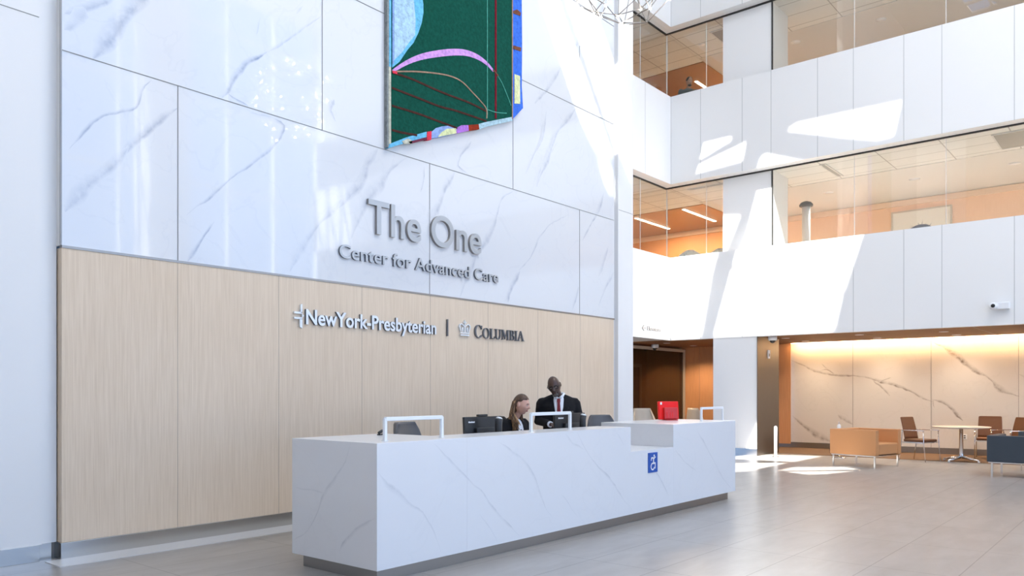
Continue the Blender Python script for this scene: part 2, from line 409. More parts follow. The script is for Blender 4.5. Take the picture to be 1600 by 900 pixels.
# ---- feature wall: marble slabs above pale oak panels
fwall = struct('wall_feature')
ZM, J1, J2 = 2.75, 4.455, 6.13
mb = MB('marble_wall')
mb.box(2.80, 11.72, YW, 7.9, ZM, ZR); mb.box(2.79, 2.80, YW+0.012, 7.7, ZM, ZR, 'white_paint')
f3 = lambda e: (lambda x, z: (x, YW-e, z))
VW = [
 (.15, .55, [(3.60, 5.35), (3.52, 5.2), (3.4, 5.06), (3.29, 4.9), (3.23, 4.78), (3.16, 4.65), (3.06, 4.46)]),
 (.06, .5, [(3.30, 5.15), (3.16, 5.03), (2.98, 4.89), (2.88, 4.83), (2.82, 4.79)]), (.10, .4, [(2.98, 4.9), (2.94, 4.79), (2.88, 4.69), (2.82, 4.64)]),
 (.045, .7, [(4.85, 5.12), (4.59, 4.93), (4.47, 4.78), (4.4, 4.63), (4.37, 4.53), (4.32, 4.47)]), (.035, .6, [(4.38, 4.54), (4.49, 4.49), (4.63, 4.48)]),
 (.03, .35, [(5.56, 5.76), (5.37, 5.59), (5.13, 5.36), (4.85, 5.12)]), (.03, .25, [(4.76, 5.45), (4.72, 5.25)]),
 (.035, .6, [(3.6, 4.44), (3.52, 4.37), (3.49, 4.23), (3.45, 4.13), (3.31, 4.06), (3.15, 3.98), (3.01, 3.85), (2.94, 3.72), (2.86, 3.61)]),
 (.05, .6, [(3.84, 4.24), (3.67, 4.09), (3.57, 3.98), (3.47, 3.87), (3.34, 3.71), (3.27, 3.61)]),
 (.12, .4, [(3.38, 3.75), (3.27, 3.6), (3.13, 3.44), (2.98, 3.3), (2.88, 3.15), (2.82, 3.05)]),
 (.035, .5, [(4.66, 4.41), (4.91, 4.43), (5.06, 4.38), (5.0, 4.24), (4.87, 4.07), (4.59, 3.81), (4.41, 3.66), (4.2, 3.45), (3.94, 3.21)]),
 (.06, .8, [(4.24, 3.19), (4.17, 3.09), (4.08, 2.95), (3.95, 2.76)]),
 (.10, .35, [(5.83, 3.72), (5.56, 3.41), (5.37, 3.2), (5.23, 2.98), (5.13, 2.8)]), (.06, .45, [(5.72, 4.86), (5.66, 4.72), (5.76, 4.61)]),
 (.13, .45, [(6.38, 4.44), (6.22, 4.23), (6.16, 4.03), (5.98, 3.83), (5.8, 3.61)]), (.12, .35, [(6.87, 4.43), (6.57, 4.21), (6.41, 4.01), (6.25, 3.88), (6.13, 3.64), (5.98, 3.28)]),
 (.06, .4, [(7.18, 4.4), (7.17, 4.21), (7.11, 4.05)]), (.13, .4, [(7.74, 4.44), (7.55, 4.21), (7.48, 4.01), (7.33, 3.8), (7.27, 3.63)]),
 (.04, .5, [(8.06, 4.95), (7.86, 4.71), (7.78, 4.53), (8.02, 4.48)]),
 (.09, .4, [(8.96, 4.42), (8.74, 4.3), (8.65, 4.11), (8.56, 3.87), (8.39, 3.64), (8.18, 3.42), (8.1, 3.24), (7.94, 3.0), (7.84, 2.76)]),
 (.05, .35, [(10.37, 4.32), (9.89, 4.09), (9.58, 3.82), (9.39, 3.49), (9.1, 3.28)]), (.09, .5, [(9.13, 3.27), (9.01, 3.12), (8.87, 2.9), (8.85, 2.78)]),
 (.05, .4, [(10.07, 5.41), (9.89, 5.18), (9.63, 4.9), (9.53, 4.61)]), (.07, .4, [(11.41, 4.88), (11.17, 4.46), (10.76, 3.97)]),
 (.05, .35, [(11.7, 3.55), (11.48, 3.32), (11.23, 2.89)]), (.05, .35, [(11.54, 3.98), (11.23, 3.43)]), (.04, .35, [(10.64, 3.2), (10.48, 2.8)]),
 (.10, .4, [(10.15, 6.61), (9.81, 6.18), (9.49, 5.87)]), (.08, .45, [(10.57, 6.1), (10.03, 5.54), (9.87, 5.21), (9.55, 4.66)]),
 (.05, .35, [(9.78, 5.84), (9.66, 5.34), (9.26, 4.75)]), (.07, .35, [(5.85, 6.36), (5.7, 6.15)]), (.05, .4, [(5.3, 5.78), (5.22, 5.66)]),
 (.12, .35, [(9.3, 8.2), (8.2, 7.1), (7.4, 6.4)]), (.08, .4, [(5.9, 8.0), (5.0, 7.0), (4.3, 6.5)]), (.12, .4, [(11.6, 8.4), (10.9, 7.4), (10.3, 6.9)])]
for i, (wd, s_, pt) in enumerate(VW): mb.vein(pt, f3(0.0008+0.0001*i), wd*1.5, min(1, s_*1.5), 'marble_wall', seed=i*1.7)
mb.build('marble_cladding', fwall, normals=False)
jn = MB('grey_gap')
y0, y1 = YW-0.006, YW+0.01
for z in (J1, J2, 7.83, 9.53): jn.box(2.80, 11.72, y0, y1, z, z+0.006)
for z0, z1, xs in ((ZM, J1, (3.85, 7.265, 10.68)), (J1, J2, (5.56, 8.97)), (J2, 7.83, (3.85, 7.265, 10.68)), (7.83, 9.53, (5.56, 8.97))):
    for x in xs: jn.box(x, x+0.006, y0, y1, z0, z1)
jn.build('slab_joint', fwall)
MB('dull_steel').box(2.80, 11.74, YW-0.006, YW+0.05, ZM-0.022, ZM).box(2.788, 2.80, YW-0.006, YW+0.012, ZM, ZR).build('metal_trim', fwall)
wd = MB('pale_oak').box(2.80, 11.72, YW, 7.9, 0.145, ZM-0.022)
for x in (3.85, 4.99, 6.14, 7.28, 8.42, 9.57, 10.70): wd.box(x, x+0.004, y0+0.005, y1, 0.145, ZM-0.022, 'oak_gap')
wd.build('oak_panelling', fwall)
MB('steel').box(2.79, 11.72, YW-0.012, 7.7, 0, 0.143, bevel=0.002).build('steel_plinth', fwall)
MB('white_paint').box(11.78, 12.28, YW-0.05, 9.54, 0, ZR).box(11.80, 12.26, YW-0.054, YW, 4.645, 4.651, 'grey_gap').box(11.72, 11.78, YW+0.03, 7.9, 0, ZR).build('end_pier', fwall)
st(MB('stone_strip').box(2.66, 11.9, 7.12, YW-0.012, 0, 0.006).build('trim_1'))

# ---- gallery bands across the far side and its return
GL = (('lower', 2.75, 4.80), ('middle', 6.62, 8.79), ('upper', 10.52, 12.65))
YJ = [8.73, 7.68, 6.99, 5.95, 5.20, 4.21, 3.51, 2.28, 1.25, 0.5, -0.7, -1.8, -3.0, -4.2, -5.6, -7.0]
XJ = [16.35, 15.2, 14.0, 12.9]
for k, z0, z1 in GL:
    b = MB('white_panel')
    b.box(XF, XF+0.14, -9.2, YF, z0, z1).box(12.28, XF+0.14, YF, YF+0.14, z0, z1)
    for y in YJ: b.box(XF-0.003, XF+0.02, y, y+0.012, z0, z1, 'panel_gap')
    for x in XJ: b.box(x, x+0.012, YF-0.003, YF+0.02, z0, z1, 'panel_gap')
    b.box(XF-0.002, XF+0.01, YF-0.010, YF+0.002, z0, z1, 'panel_gap')
    st(b.build('wall_gallery_' + k))
    # slab edge return and shadow gap under the band, then the floor slab behind
    if z0 > 3:
        b = MB('white_paint').box(XF+0.14, XF+0.28, -9.2, YF+0.14, z0, z0+0.05).box(12.28, XF+0.28, YF+0.14, YF+0.28, z0, z0+0.05)
        b.box(XF+0.26, XF+0.30, -9.2, YF+0.28, z0-0.03, z0+0.05, 'dark_gap').box(12.28, XF+0.30, YF+0.26, YF+0.30, z0-0.03, z0+0.05, 'dark_gap')
        b.build('trim_2' if z0 < 8 else 'trim_3')['kind'] = 'structure'
fl2 = MB('pale_carpet').box(XF+0.14, 23, -9.2, 15, 3.45, 3.70).box(12.28, XF+0.14, YF+0.14, 15, 3.45, 3.70)
fl2.build('floor_second')['kind'] = 'structure'
fl3 = MB('pale_carpet').box(XF+0.14, 23, -9.2, 15, 7.45, 7.70).box(12.28, XF+0.14, YF+0.14, 15, 7.45, 7.70)
fl3.build('floor_third')['kind'] = 'structure'
st(MB('grey_paint').box(XF+0.14, 23, -9.2, 15, 11.4, 11.6).box(12.28, XF+0.14, YF+0.14, 15, 11.4, 11.6).build('floor_fourth'))
st(MB('white_paint').box(XF, 18.0, -9.2, 9.9, 12.65, ZR).box(12.28, XF, 9.54, 9.9, 12.65, ZR).build('wall_top'))
# ceilings of the two upper levels: tiles, plain gypsum further in, timber over the lift lobby
for k, z in (('middle', 6.62), ('upper', 10.52)):
    b = MB('ceiling_tile').box(XF+0.28, 19.75, -9.2, YF+0.28, z, z+0.1, 'ceiling_tile').box(12.28, 19.98, YF+0.28, 15, z, z+0.1, 'ceiling_tile')
    b.box(19.75, 23, -9.2, YF+0.30, z-0.01, z+0.1, 'gypsum').box(19.98, 23, YF+0.30, 15, z-0.02, z+0.1, 'brown_wood')
    st(b.build('ceiling_' + k))
    zb = z - 2.95
    b = MB('salmon_wood').box(23, 23.2, -9.2, 9.0, zb, z).box(23, 23.2, 9.0, 15, zb, z, 'orange_wood').box(12.28, 23, 15, 15.2, zb, z, 'orange_wood')
    b.box(22.93, 23.0, -9.2, 15, z-0.17, z-0.02, 'ledge')
    b.box(12.1, 12.28, 9.68, 15, zb, z, 'white_paint').box(XF+0.14, 23, -9.4, -9.2, zb, z, 'white_paint')
    st(b.build('wall_back_' + k))
# ground floor soffit (bronze timber), white over the side return
b = MB('bronze_wood').box(XF+0.14, 21.0, -9.2, YF, 2.76, 2.9).box(XF-0.02, 21.0, YF, 15, 2.76, 2.9).box(12.28, XF-0.02, YF+0.14, 15, 2.76, 2.9, 'white_paint')
for y in (1.0, 3.0, 5.2, 7.4): b.box(XF+0.14, 20.9, y, y+0.03, 2.752, 2.77, 'soffit_trim')
st(b.build('ceiling_lounge'))

# columns, clad white, with a steel cheek and skirting at ground level
co = struct('wall_column')
MB('white_panel').box(17.62, 18.9, 7.33, 8.42, 0.16, 2.75).box(17.9, 18.9, 7.10, 8.30, 3.7, 6.62).box(17.9, 18.9, 7.10, 8.30, 7.7, 10.52).build('column_face', co)
MB('dark_steel').box(17.60, 18.9, 7.318, 7.33, 0, 2.75).build('steel_cheek', co)
MB('steel').box(17.60, 18.9, 7.33, 8.43, 0, 0.16).build('steel_skirting', co)

# lounge back wall
lw = struct('wall_lounge')
mb = MB('marble_warm').box(XB, XB+0.3, -9.2, 7.77, 0.15, 2.76)
b3 = lambda e: (lambda y, z: (XB-e, y, z))
VB = [(.09, .8, [(7.74, 2.32), (7.53, 2.23), (7.19, 2.04), (6.83, 1.93), (6.51, 1.9), (6.19, 1.88), (5.77, 1.81), (5.47, 1.73), (5.18, 1.65), (4.86, 1.49), (4.61, 1.36), (4.37, 1.24)]),
 (.04, .8, [(6.99, 2.01), (6.83, 2.07), (6.63, 1.92)]), (.05, .7, [(5.7, 1.77), (5.53, 1.63), (5.31, 1.39)]), (.04, .7, [(5.59, 1.71), (5.4, 1.79), (5.29, 1.83)]),
 (.04, .6, [(6.99, 2.22), (6.81, 2.05)]), (.08, .9, [(4.35, 1.3), (4.13, 1.23), (3.93, 1.06), (3.73, 0.8)]), (.05, .6, [(4.39, 1.32), (4.35, 1.09)]),
 (.12, .8, [(4.42, 2.69), (4.03, 2.49), (3.8, 2.29), (3.6, 2.07), (3.25, 1.8), (3.02, 1.58), (2.84, 1.45), (2.62, 1.38)]),
 (.16, .7, [(7.74, 0.84), (7.49, 0.63), (7.15, 0.41), (6.91, 0.29), (6.71, 0.2)]), (.09, .5, [(6.55, 0.9), (6.19, 0.66)]),
 (.12, .6, [(2.62, 1.87), (2.2, 1.66), (1.5, 1.2)]), (.10, .7, [(1.9, 2.6), (1.2, 2.1), (0.3, 1.4)])]
for i, (wd_, s_, pt) in enumerate(VB): mb.vein(pt, b3(0.0008+0.0001*i), wd_*1.35, min(1, s_*1.3), 'marble_warm', wob=0.02, seed=i*2.3+40)
mb.build('marble_cladding', lw, normals=False)
b = MB('edge_trim')
for y in (6.19, 4.40, 2.63, 0.85, -0.9, -2.7): b.box(XB-0.005, XB+0.01, y, y+0.008, 0.15, 2.76)
b.build('slab_joint', lw)
b = MB('orange_wood').box(XB-0.02, XB+0.3, 7.77, 15, 0.10, 2.76)
for y in (8.28, 9.3, 10.4): b.box(XB-0.024, XB, y, y+0.006, 0.1, 2.76, 'soffit_trim')
b.build('timber_panelling', lw)
MB('dull_steel').box(XB-0.01, XB+0.2, -9.2, 15, 0, 0.15).build('steel_skirting', lw)
st(MB('brown_strip').box(18.75, XB-0.01, -2.0, 10.8, 0, 0.006).build('trim_4'))  # flat matte brown strip on the floor before the lounge wall

# glazed front of the side room beyond the return
d1 = struct('door_1')
MB('frame_light').box(12.5, 20.85, 10.83, 10.90, 2.62, 2.70).box(20.76, 20.85, 10.83, 10.90, 0, 2.62).box(14.0, 14.05, 10.83, 10.90, 0, 2.62).build('door_frame', d1)
MB('dark_glass').box(14.05, 20.76, 10.86, 10.872, 0, 2.62).build('glass_panel', d1)
MB('dark_gap').box(20.70, 20.76, 10.88, 10.93, 0, 2.62).build('edge_gasket', d1)
wood('olive_wood', (0.30, 0.20, 0.10), (0.38, 0.26, 0.14))
st(MB('olive_wood').box(12.28, 20.88, 12.04, 12.2, 0, 2.76).box(20.70, 20.88, 10.95, 12.04, 0, 2.76).build('wall_side_room'))

# curtain wall on the open daylight side
cw = struct('window_1')
b = MB('white_metal')
for x in [-7 + 1.76*i for i in range(15)]: b.box(x-0.04, x+0.04, -9.2, -9.0, 0, ZR)
for z in (0.0, 2.7, 5.4, 8.1, 10.8, 13.3): b.box(-7, 17.6, -9.18, -9.02, z, z+0.09)
b.build('mullion', cw)
st(MB('white_paint').box(2.6, 4.0, -8.6, -7.6, 0, ZR).box(10.8, 12.0, -8.6, -7.6, 0, ZR).build('wall_window_columns'))
st(MB('pavement').box(-60, 60, -120, -9.25, -0.3, -0.05).build('floor_outside'))

# gallery glass bands: one pane per bay
YG = [(-9.0, -4.2), (-4.2, 0.5), (0.5, 3.49), (3.51, 5.26), (5.28, 7.08), (8.32, 8.72), (8.74, 9.80)]
for k, (z0, z1) in (('window_2', (4.80, 6.60)), ('window_3', (8.79, 10.50))):
    g = struct(k)
    for a, c in YG:
        MB('clear_glass').box(17.895, 17.905, a+0.006, c-0.006, z0-0.3, z1).build('glass_pane', g)
    for a, c in ((12.3, 14.6), (14.6, 16.6), (16.6, 17.88)):
        MB('clear_glass').box(a+0.006, c-0.006, 9.815, 9.825, z0-0.3, z1).build('glass_pane', g)
    b = MB('glass_edge')
    for y in (0.5, 3.50, 5.27, 8.73): b.box(17.893, 17.907, y-0.006, y+0.006, z0-0.3, z1)
    b.box(17.893, 17.907, 9.80, 9.826, z0-0.3, z1)
    for x in (14.6, 16.6): b.box(x-0.006, x+0.006, 9.813, 9.827, z0-0.3, z1)
    b.build('edge_seal', g)
    MB('dark_gap').box(17.88, 17.92, 7.075, 7.10, z0-0.3, z1).build('end_channel', g)

# ------------------------------------------------------------------ reception desk
YD = 4.62
desk = thing('reception_desk', 'long white marble reception desk with a lowered counter section', 'reception desk', (7.15, 5.15, 0))
D0 = Matrix.Translation((-7.15, -5.15, 0))
mb = MB('marble_desk')
zb, zt = 0.104, 1.075
mb.box(3.95, 4.95, YD+.0015, 5.71, zb, zt, bevel=0.003).box(4.95, 7.61, YD+.0015, 5.06, zb, zt).box(7.61, 8.59, YD+.0015, 5.62, zb, 0.80).box(8.59, 10.36, YD+.0015, 5.66, zb, zt, bevel=0.003)
fd = lambda e: (lambda x, z: (x, YD+.0012-e, z))
VD = [(.05, .5, [(3.96, 0.85), (4.04, 0.74), (4.19, 0.65), (4.31, 0.56), (4.43, 0.5), (4.53, 0.38), (4.6, 0.25), (4.64, 0.15)]),
 (.04, .5, [(4.56, 1.04), (4.72, 0.9), (4.91, 0.76), (5.16, 0.58), (5.27, 0.44), (5.45, 0.29), (5.66, 0.14)]),
 (.04, .4, [(5.35, 1.03), (5.5, 0.94), (5.71, 0.83), (5.86, 0.67), (5.94, 0.54), (6.04, 0.36), (6.17, 0.24)]),
 (.04, .5, [(6.57, 1.06), (6.72, 0.89), (6.93, 0.7), (7.24, 0.49), (7.47, 0.28), (7.62, 0.19)]), (.03, .4, [(6.37, 1.04), (6.49, 0.94), (6.7, 0.88)]),
 (.03, .35, [(7.33, 1.02), (7.47, 0.87)]), (.04, .4, [(8.07, 0.61), (8.27, 0.44), (8.48, 0.21)]),
 (.04, .4, [(9.2, 1.02), (9.23, 0.96), (9.39, 0.81), (9.68, 0.58), (9.9, 0.36), (10.21, 0.14)]), (.03, .35, [(8.62, 0.77), (8.88, 0.6), (9.19, 0.46)]),
 (.02, .3, [(5.1, 0.4), (5.3, 0.2), (5.35, 0.12)]), (.02, .3, [(6.3, 0.45), (6.6, 0.2)]), (.02, .35, [(8.2, 0.3), (8.0, 0.14)])]
for i, (a, s_, pt) in enumerate(VD): mb.vein(pt, fd(0.0003*0+0.00006*i), a, s_, 'marble_desk', seed=i*3.1+80)
ed = lambda e: (lambda y, z: (3.949-e, y, z))
for i, (a, s_, pt) in enumerate([(.045, .6, [(4.94, 1.06), (5.0, 0.92), (5.15, 0.75), (5.27, 0.64), (5.38, 0.45), (5.54, 0.29), (5.68, 0.22)]),
     (.04, .5, [(4.64, 0.51), (4.86, 0.39), (5.02, 0.26), (5.07, 0.19)]), (.03, .35, [(5.68, 0.66), (5.57, 0.65), (5.43, 0.66), (5.27, 0.65)]), (.012, .6, [(4.93, .58), (4.96, .5)])]):
    mb.vein(pt, ed(0.0001*i), a, s_, 'marble_desk', seed=i*3.3+120)
mb.tri(D0).build('marble_body', desk, normals=False)
MB('dull_steel').box(4.0, 10.24, YD+.06, 5.62, 0, zb).tri(D0).build('steel_plinth', desk)
MB('table_laminate').box(4.95, 8.59, 5.06, 5.58, 0.71, 0.745).box(5.0, 5.03, 5.06, 5.5, 0, 0.71).box(6.8, 6.83, 5.06, 5.5, 0.0, 0.71).tri(D0).build('work_surface', desk)
# accessibility sign
s = thing('accessibility_sign', 'blue wheelchair access sign on the front of the marble desk', 'sign', (8.09, YD-0.003, 0.65))
f = MB('blue_sign').box(-0.105, 0.105, -0.004, 0.004, -0.115, 0.115, bevel=0.0015).build('sign_plate', s)
b = MB('sign_white'); t3 = lambda u, v, d: (u, -0.005-d, v)
def ring(b, cx, cy, r0, r1, a0, a1, t3, dep, n=18, m=None):
    P = [(cx+r1*math.cos(a0+(a1-a0)*i/n), cy+r1*math.sin(a0+(a1-a0)*i/n)) for i in range(n+1)]
    Q = [(cx+r0*math.cos(a0+(a1-a0)*i/n), cy+r0*math.sin(a0+(a1-a0)*i/n)) for i in range(n+1)]
    for i in range(n): b.prism([P[i], P[i+1], Q[i+1], Q[i]], t3, dep, m)
ring(b, -0.012, -0.045, 0.030, 0.045, 0.35*PI-0.2, 2.0*PI-0.25, t3, 0.001)
ring(b, 0.022, 0.078, 0.0, 0.014, 0, 2*PI, t3, 0.001)
for q in ([(-0.005, 0.055), (0.012, 0.060), (0.018, 0.00), (0.0, -0.015)], [(-0.045, 0.062), (0.01, 0.062), (0.012, 0.046), (-0.035, 0.046)],
          [(-0.045, 0.062), (-0.055, 0.025), (-0.042, 0.022), (-0.032, 0.05)], [(0.0, 0.0), (0.052, 0.0), (0.052, -0.018), (0.0, -0.018)],
          [(0.040, -0.005), (0.055, -0.005), (0.050, -0.075), (0.036, -0.072)], [(0.012, 0.052), (0.052, 0.070), (0.056, 0.058), (0.016, 0.036)]):
    b.prism(q, t3, 0.0012)
b.build('wheelchair_symbol', s)
# three open frames standing on the counter
def guard(x0, x1, label):
    t = thing('counter_guard_frame', label, 'counter frame', ((x0+x1)/2, 4.80, zt), 0, 'white metal frames on the desk')
    h, w_ = 0.19, (x1-x0)/2
    MB('white_metal').box(-w_, w_, -0.016, 0.016, h-0.032, h, bevel=0.006).build('top_rail', t)
    for sx in (-1, 1):
        MB('white_metal').box(sx*w_-0.014, sx*w_+0.014, -0.014, 0.014, 0.0, h-0.01, bevel=0.005).build('post', t)
        MB('white_metal').box(sx*w_-0.02, sx*w_+0.02, -0.02, 0.02, 0.0, 0.006).build('foot', t)
guard(4.185, 4.82, 'white metal frame on the desk counter, nearest the desk end')
guard(6.05, 6.70, 'white metal frame on the desk counter, in front of the two receptionists')
guard(9.69, 10.33, 'white metal frame at the far right end of the desk, past the red terminal')

# ------------------------------------------------------------------ wall lettering
def text_sign(parent, body, x0, x1, zbase, zcap, y, mats, depth=0.025, off=0.0, cap=0.729, partname='letter', axis='x', standoff=0.012):
    cu = bpy.data.curves.new('t', 'FONT'); cu.body = body; cu.extrude = 0.5; cu.offset = off; cu.size = 1.0
    o = bpy.data.objects.new('t', cu); COL.objects.link(o)
    dg = bpy.context.evaluated_depsgraph_get(); me = bpy.data.meshes.new_from_object(o.evaluated_get(dg))
    bpy.data.objects.remove(o)
    bm = bmesh.new(); bm.from_mesh(me); bmesh.ops.remove_doubles(bm, verts=bm.verts, dist=1e-5)
    seen = set(); isl = []
    for v in bm.verts:
        if v in seen: continue
        st_ = [v]; comp = []; seen.add(v)
        while st_:
            q = st_.pop(); comp.append(q)
            for e in q.link_edges:
                o2 = e.other_vert(q)
                if o2 not in seen: seen.add(o2); st_.append(o2)
        isl.append(comp)
    isl.sort(key=lambda c: min(v.co.x for v in c)); groups = []
    for c in isl:
        a, b_ = min(v.co.x for v in c), max(v.co.x for v in c)
        if groups and min(b_, groups[-1][1]) - max(a, groups[-1][0]) > 0.5*min(b_-a, groups[-1][1]-groups[-1][0]):
            groups[-1][2].extend(c); groups[-1][0] = min(a, groups[-1][0]); groups[-1][1] = max(b_, groups[-1][1])
        else: groups.append([a, b_, list(c)])
    X0 = min(v.co.x for v in bm.verts); X1 = max(v.co.x for v in bm.verts)
    capv = cap if cap else max(v.co.y for v in bm.verts)
    sx = (x1-x0)/(X1-X0); sz = (zcap-zbase)/capv
    for a, b_, vs in groups:
        S = set(vs); nb = bmesh.new(); mp_ = {}
        cx = (a+b_)/2
        for v in vs:
            dx = (v.co.x-cx)*sx; dz = v.co.y*sz; dy = v.co.z*depth
            mp_[v] = nb.verts.new((dx, -dy, dz) if axis == 'x' else (-dy, -dx, dz))
        for f in bm.faces:
            if f.verts[0] in S:
                try: nf = nb.faces.new([mp_[v] for v in f.verts])
                except ValueError: continue
                if abs(f.normal.z) < 0.5 or f.calc_center_median().z < 0: nf.material_index = 1
        bmesh.ops.recalc_face_normals(nb, faces=nb.faces)
        m_ = bpy.data.meshes.new(partname); nb.to_mesh(m_); nb.free()
        for k in mats: m_.materials.append(M[k])
        q = bpy.data.objects.new(partname, m_); COL.objects.link(q); q.parent = parent
        X = x0 + (cx-X0)*sx; Wd = parent.location
        q.location = (X-Wd.x, y-depth/2-standoff-Wd.y, zbase-Wd.z) if axis == 'x' else (y-depth/2-standoff-Wd.x, -X-Wd.y, zbase-Wd.z)
    bm.free()
s = thing('wall_lettering', 'largest metal letters, two short words, on the marble wall', 'wall lettering', (7.2, YW, 3.38))
text_sign(s, 'The One', 6.21, 8.24, 3.395, 3.815, YW, ['letter_metal', 'dull_steel'], depth=0.04, off=0.012, standoff=0.001)
s = thing('wall_lettering', 'smaller metal letters on the marble, in a line just below the largest letters', 'wall lettering', (7.2, YW, 3.03))
text_sign(s, 'Center for Advanced Care', 5.79, 8.62, 3.035, 3.20, YW, ['letter_metal', 'dark_letter'], depth=0.028, off=0.008, standoff=0.001)
s = thing('wall_lettering', 'pale bold letters with a small cross-like mark, left of the thin bar on oak', 'wall lettering', (6.3, YW, 2.23))
text_sign(s, 'NewYork-Presbyterian', 5.325, 7.365, 2.228, 2.40, YW, ['pale_metal', 'dark_letter'], depth=0.028, off=0.02, standoff=0.001)
b = MB('pale_metal'); t3 = lambda u, v, d: (u-6.3, -0.001-d, v-2.23)
for q in ([(5.255, 2.345), (5.275, 2.345), (5.275, 2.445), (5.255, 2.435)], [(5.17, 2.335), (5.275, 2.335), (5.275, 2.355), (5.17, 2.355)],
          [(5.17, 2.275), (5.275, 2.275), (5.275, 2.295), (5.17, 2.295)], [(5.245, 2.19), (5.275, 2.175), (5.275, 2.28), (5.245, 2.28)],
          [(5.275, 2.335), (5.30, 2.315), (5.275, 2.295)]): b.prism(q, t3, 0.028, 'pale_metal')
b.build('hospital_mark', s)
MB('dark_letter').box(7.575, 7.592, YW-0.028, YW-0.001, 2.215, 2.44).build('divider_bar')
dv = bpy.data.objects['divider_bar']; tag(dv, 'thin dark upright bar between two rows of letters on the oak panelling', 'divider bar')
# COLUMBIA in capitals with serifs, after a small crown
s = thing('wall_lettering', 'dark serif capitals beside a small crown, on the oak panelling', 'wall lettering', (8.5, YW, 2.225))
t3 = lambda u, v, d: (u, -0.001-d, v)
def glyph(ch):
    """list of polygons in a 1-high cell"""
    V = lambda x, w_=0.13, z0=0, z1=1: [(x, z0), (x+w_, z0), (x+w_, z1), (x, z1)]
    S = lambda x, w_, z, up: [(x, z), (x+w_, z), (x+w_, z+0.045), (x, z+0.045)] if up else [(x, z-0.045), (x+w_, z-0.045), (x+w_, z), (x, z)]
    def arc(cx, cy, rx, ry, a0, a1, t0, t1, n=14):
        out = []
        for i in range(n):
            a, c = a0+(a1-a0)*i/n, a0+(a1-a0)*(i+1)/n
            f_ = lambda t: t0 + (t1-t0)*abs(math.cos(t))
            out.append([(cx+rx*math.cos(a), cy+ry*math.sin(a)), (cx+rx*math.cos(c), cy+ry*math.sin(c)),
                        (cx+(rx-f_(c))*math.cos(c), cy+(ry-f_(c)*.7)*math.sin(c)), (cx+(rx-f_(a))*math.cos(a), cy+(ry-f_(a)*.7)*math.sin(a))])
        return out
    if ch == 'C': return 0.85, arc(0.45, 0.5, 0.42, 0.52, 0.75, 2*PI-0.75, 0.06, 0.14) + [[(0.72, 0.68), (0.78, 0.68), (0.78, 0.98), (0.72, 0.88)], [(0.74, 0.1), (0.80, 0.22), (0.78, 0.26), (0.70, 0.14)]]
    if ch == 'O': return 0.95, arc(0.47, 0.5, 0.43, 0.52, 0, 2*PI, 0.06, 0.14, 22)
    if ch == 'L': return 0.66, [V(0.12), S(0.02, 0.33, 0, 1), S(0.02, 0.33, 1, 0), [(0.12, 0), (0.6, 0), (0.64, 0.26), (0.58, 0.1), (0.12, 0.06)]]
    if ch == 'U': return 0.86, [V(0.12, 0.13, 0.3), V(0.66, 0.07, 0.3), S(0.0, 0.36, 1, 0), S(0.55, 0.29, 1, 0)] + arc(0.425, 0.32, 0.305, 0.33, PI, 2*PI, 0.07, 0.12)
    if ch == 'M': return 1.12, [V(0.14, 0.06), V(0.82, 0.13), S(0.02, 0.26, 0, 1), S(0.72, 0.34, 0, 1), S(0.02, 0.26, 1, 0), S(0.80, 0.26, 1, 0),
                            [(0.14, 1), (0.30, 1), (0.56, 0.22), (0.50, 0.05)], [(0.50, 0.05), (0.56, 0.22), (0.88, 1), (0.82, 1)]]
    if ch == 'B': return 0.72, [V(0.12), S(0.02, 0.3, 0, 1), S(0.02, 0.3, 1, 0), S(0.12, 0.3, 0.56, 0)] + arc(0.36, 0.77, 0.25, 0.23, -PI/2, PI/2, 0.05, 0.13, 10) + arc(0.38, 0.27, 0.30, 0.27, -PI/2, PI/2, 0.05, 0.13, 10)
    if ch == 'I': return 0.42, [V(0.14), S(0.02, 0.37, 0, 1), S(0.02, 0.37, 1, 0)]
    if ch == 'A': return 0.92, [[(0.06, 0), (0.12, 0), (0.46, 0.92), (0.42, 1.02)], [(0.42, 1.02), (0.48, 1.02), (0.86, 0), (0.70, 0)], S(-0.04, 0.27, 0, 1), S(0.62, 0.33, 0, 1), [(0.2, 0.32), (0.62, 0.32), (0.60, 0.37), (0.22, 0.37)]]
tot = 0
seq = [('C', 1.22), ('O', 1), ('L', 1), ('U', 1), ('M', 1), ('B', 1), ('I', 1), ('A', 1)]
tot = sum(glyph(c)[0]*k for c, k in seq); kx = (9.215-8.115)/tot; x = 8.115
for c, k in seq:
    wv, polys = glyph(c); b = MB('dark_letter', 'letter_metal')
    for p in polys: b.prism([(u*kx*k, v*0.145*k) for u, v in p], t3, 0.025, 'dark_letter')
    o = b.build('letter', s); o.location = (x-8.5, 0, 0); x += wv*kx*k
b = MB('pale_metal')
cx, cz, cw = 7.92, 2.235, 0.115
T = lambda u, v, d: (cx-8.5+u*cw, -0.001-d, cz-2.225+v*0.17)
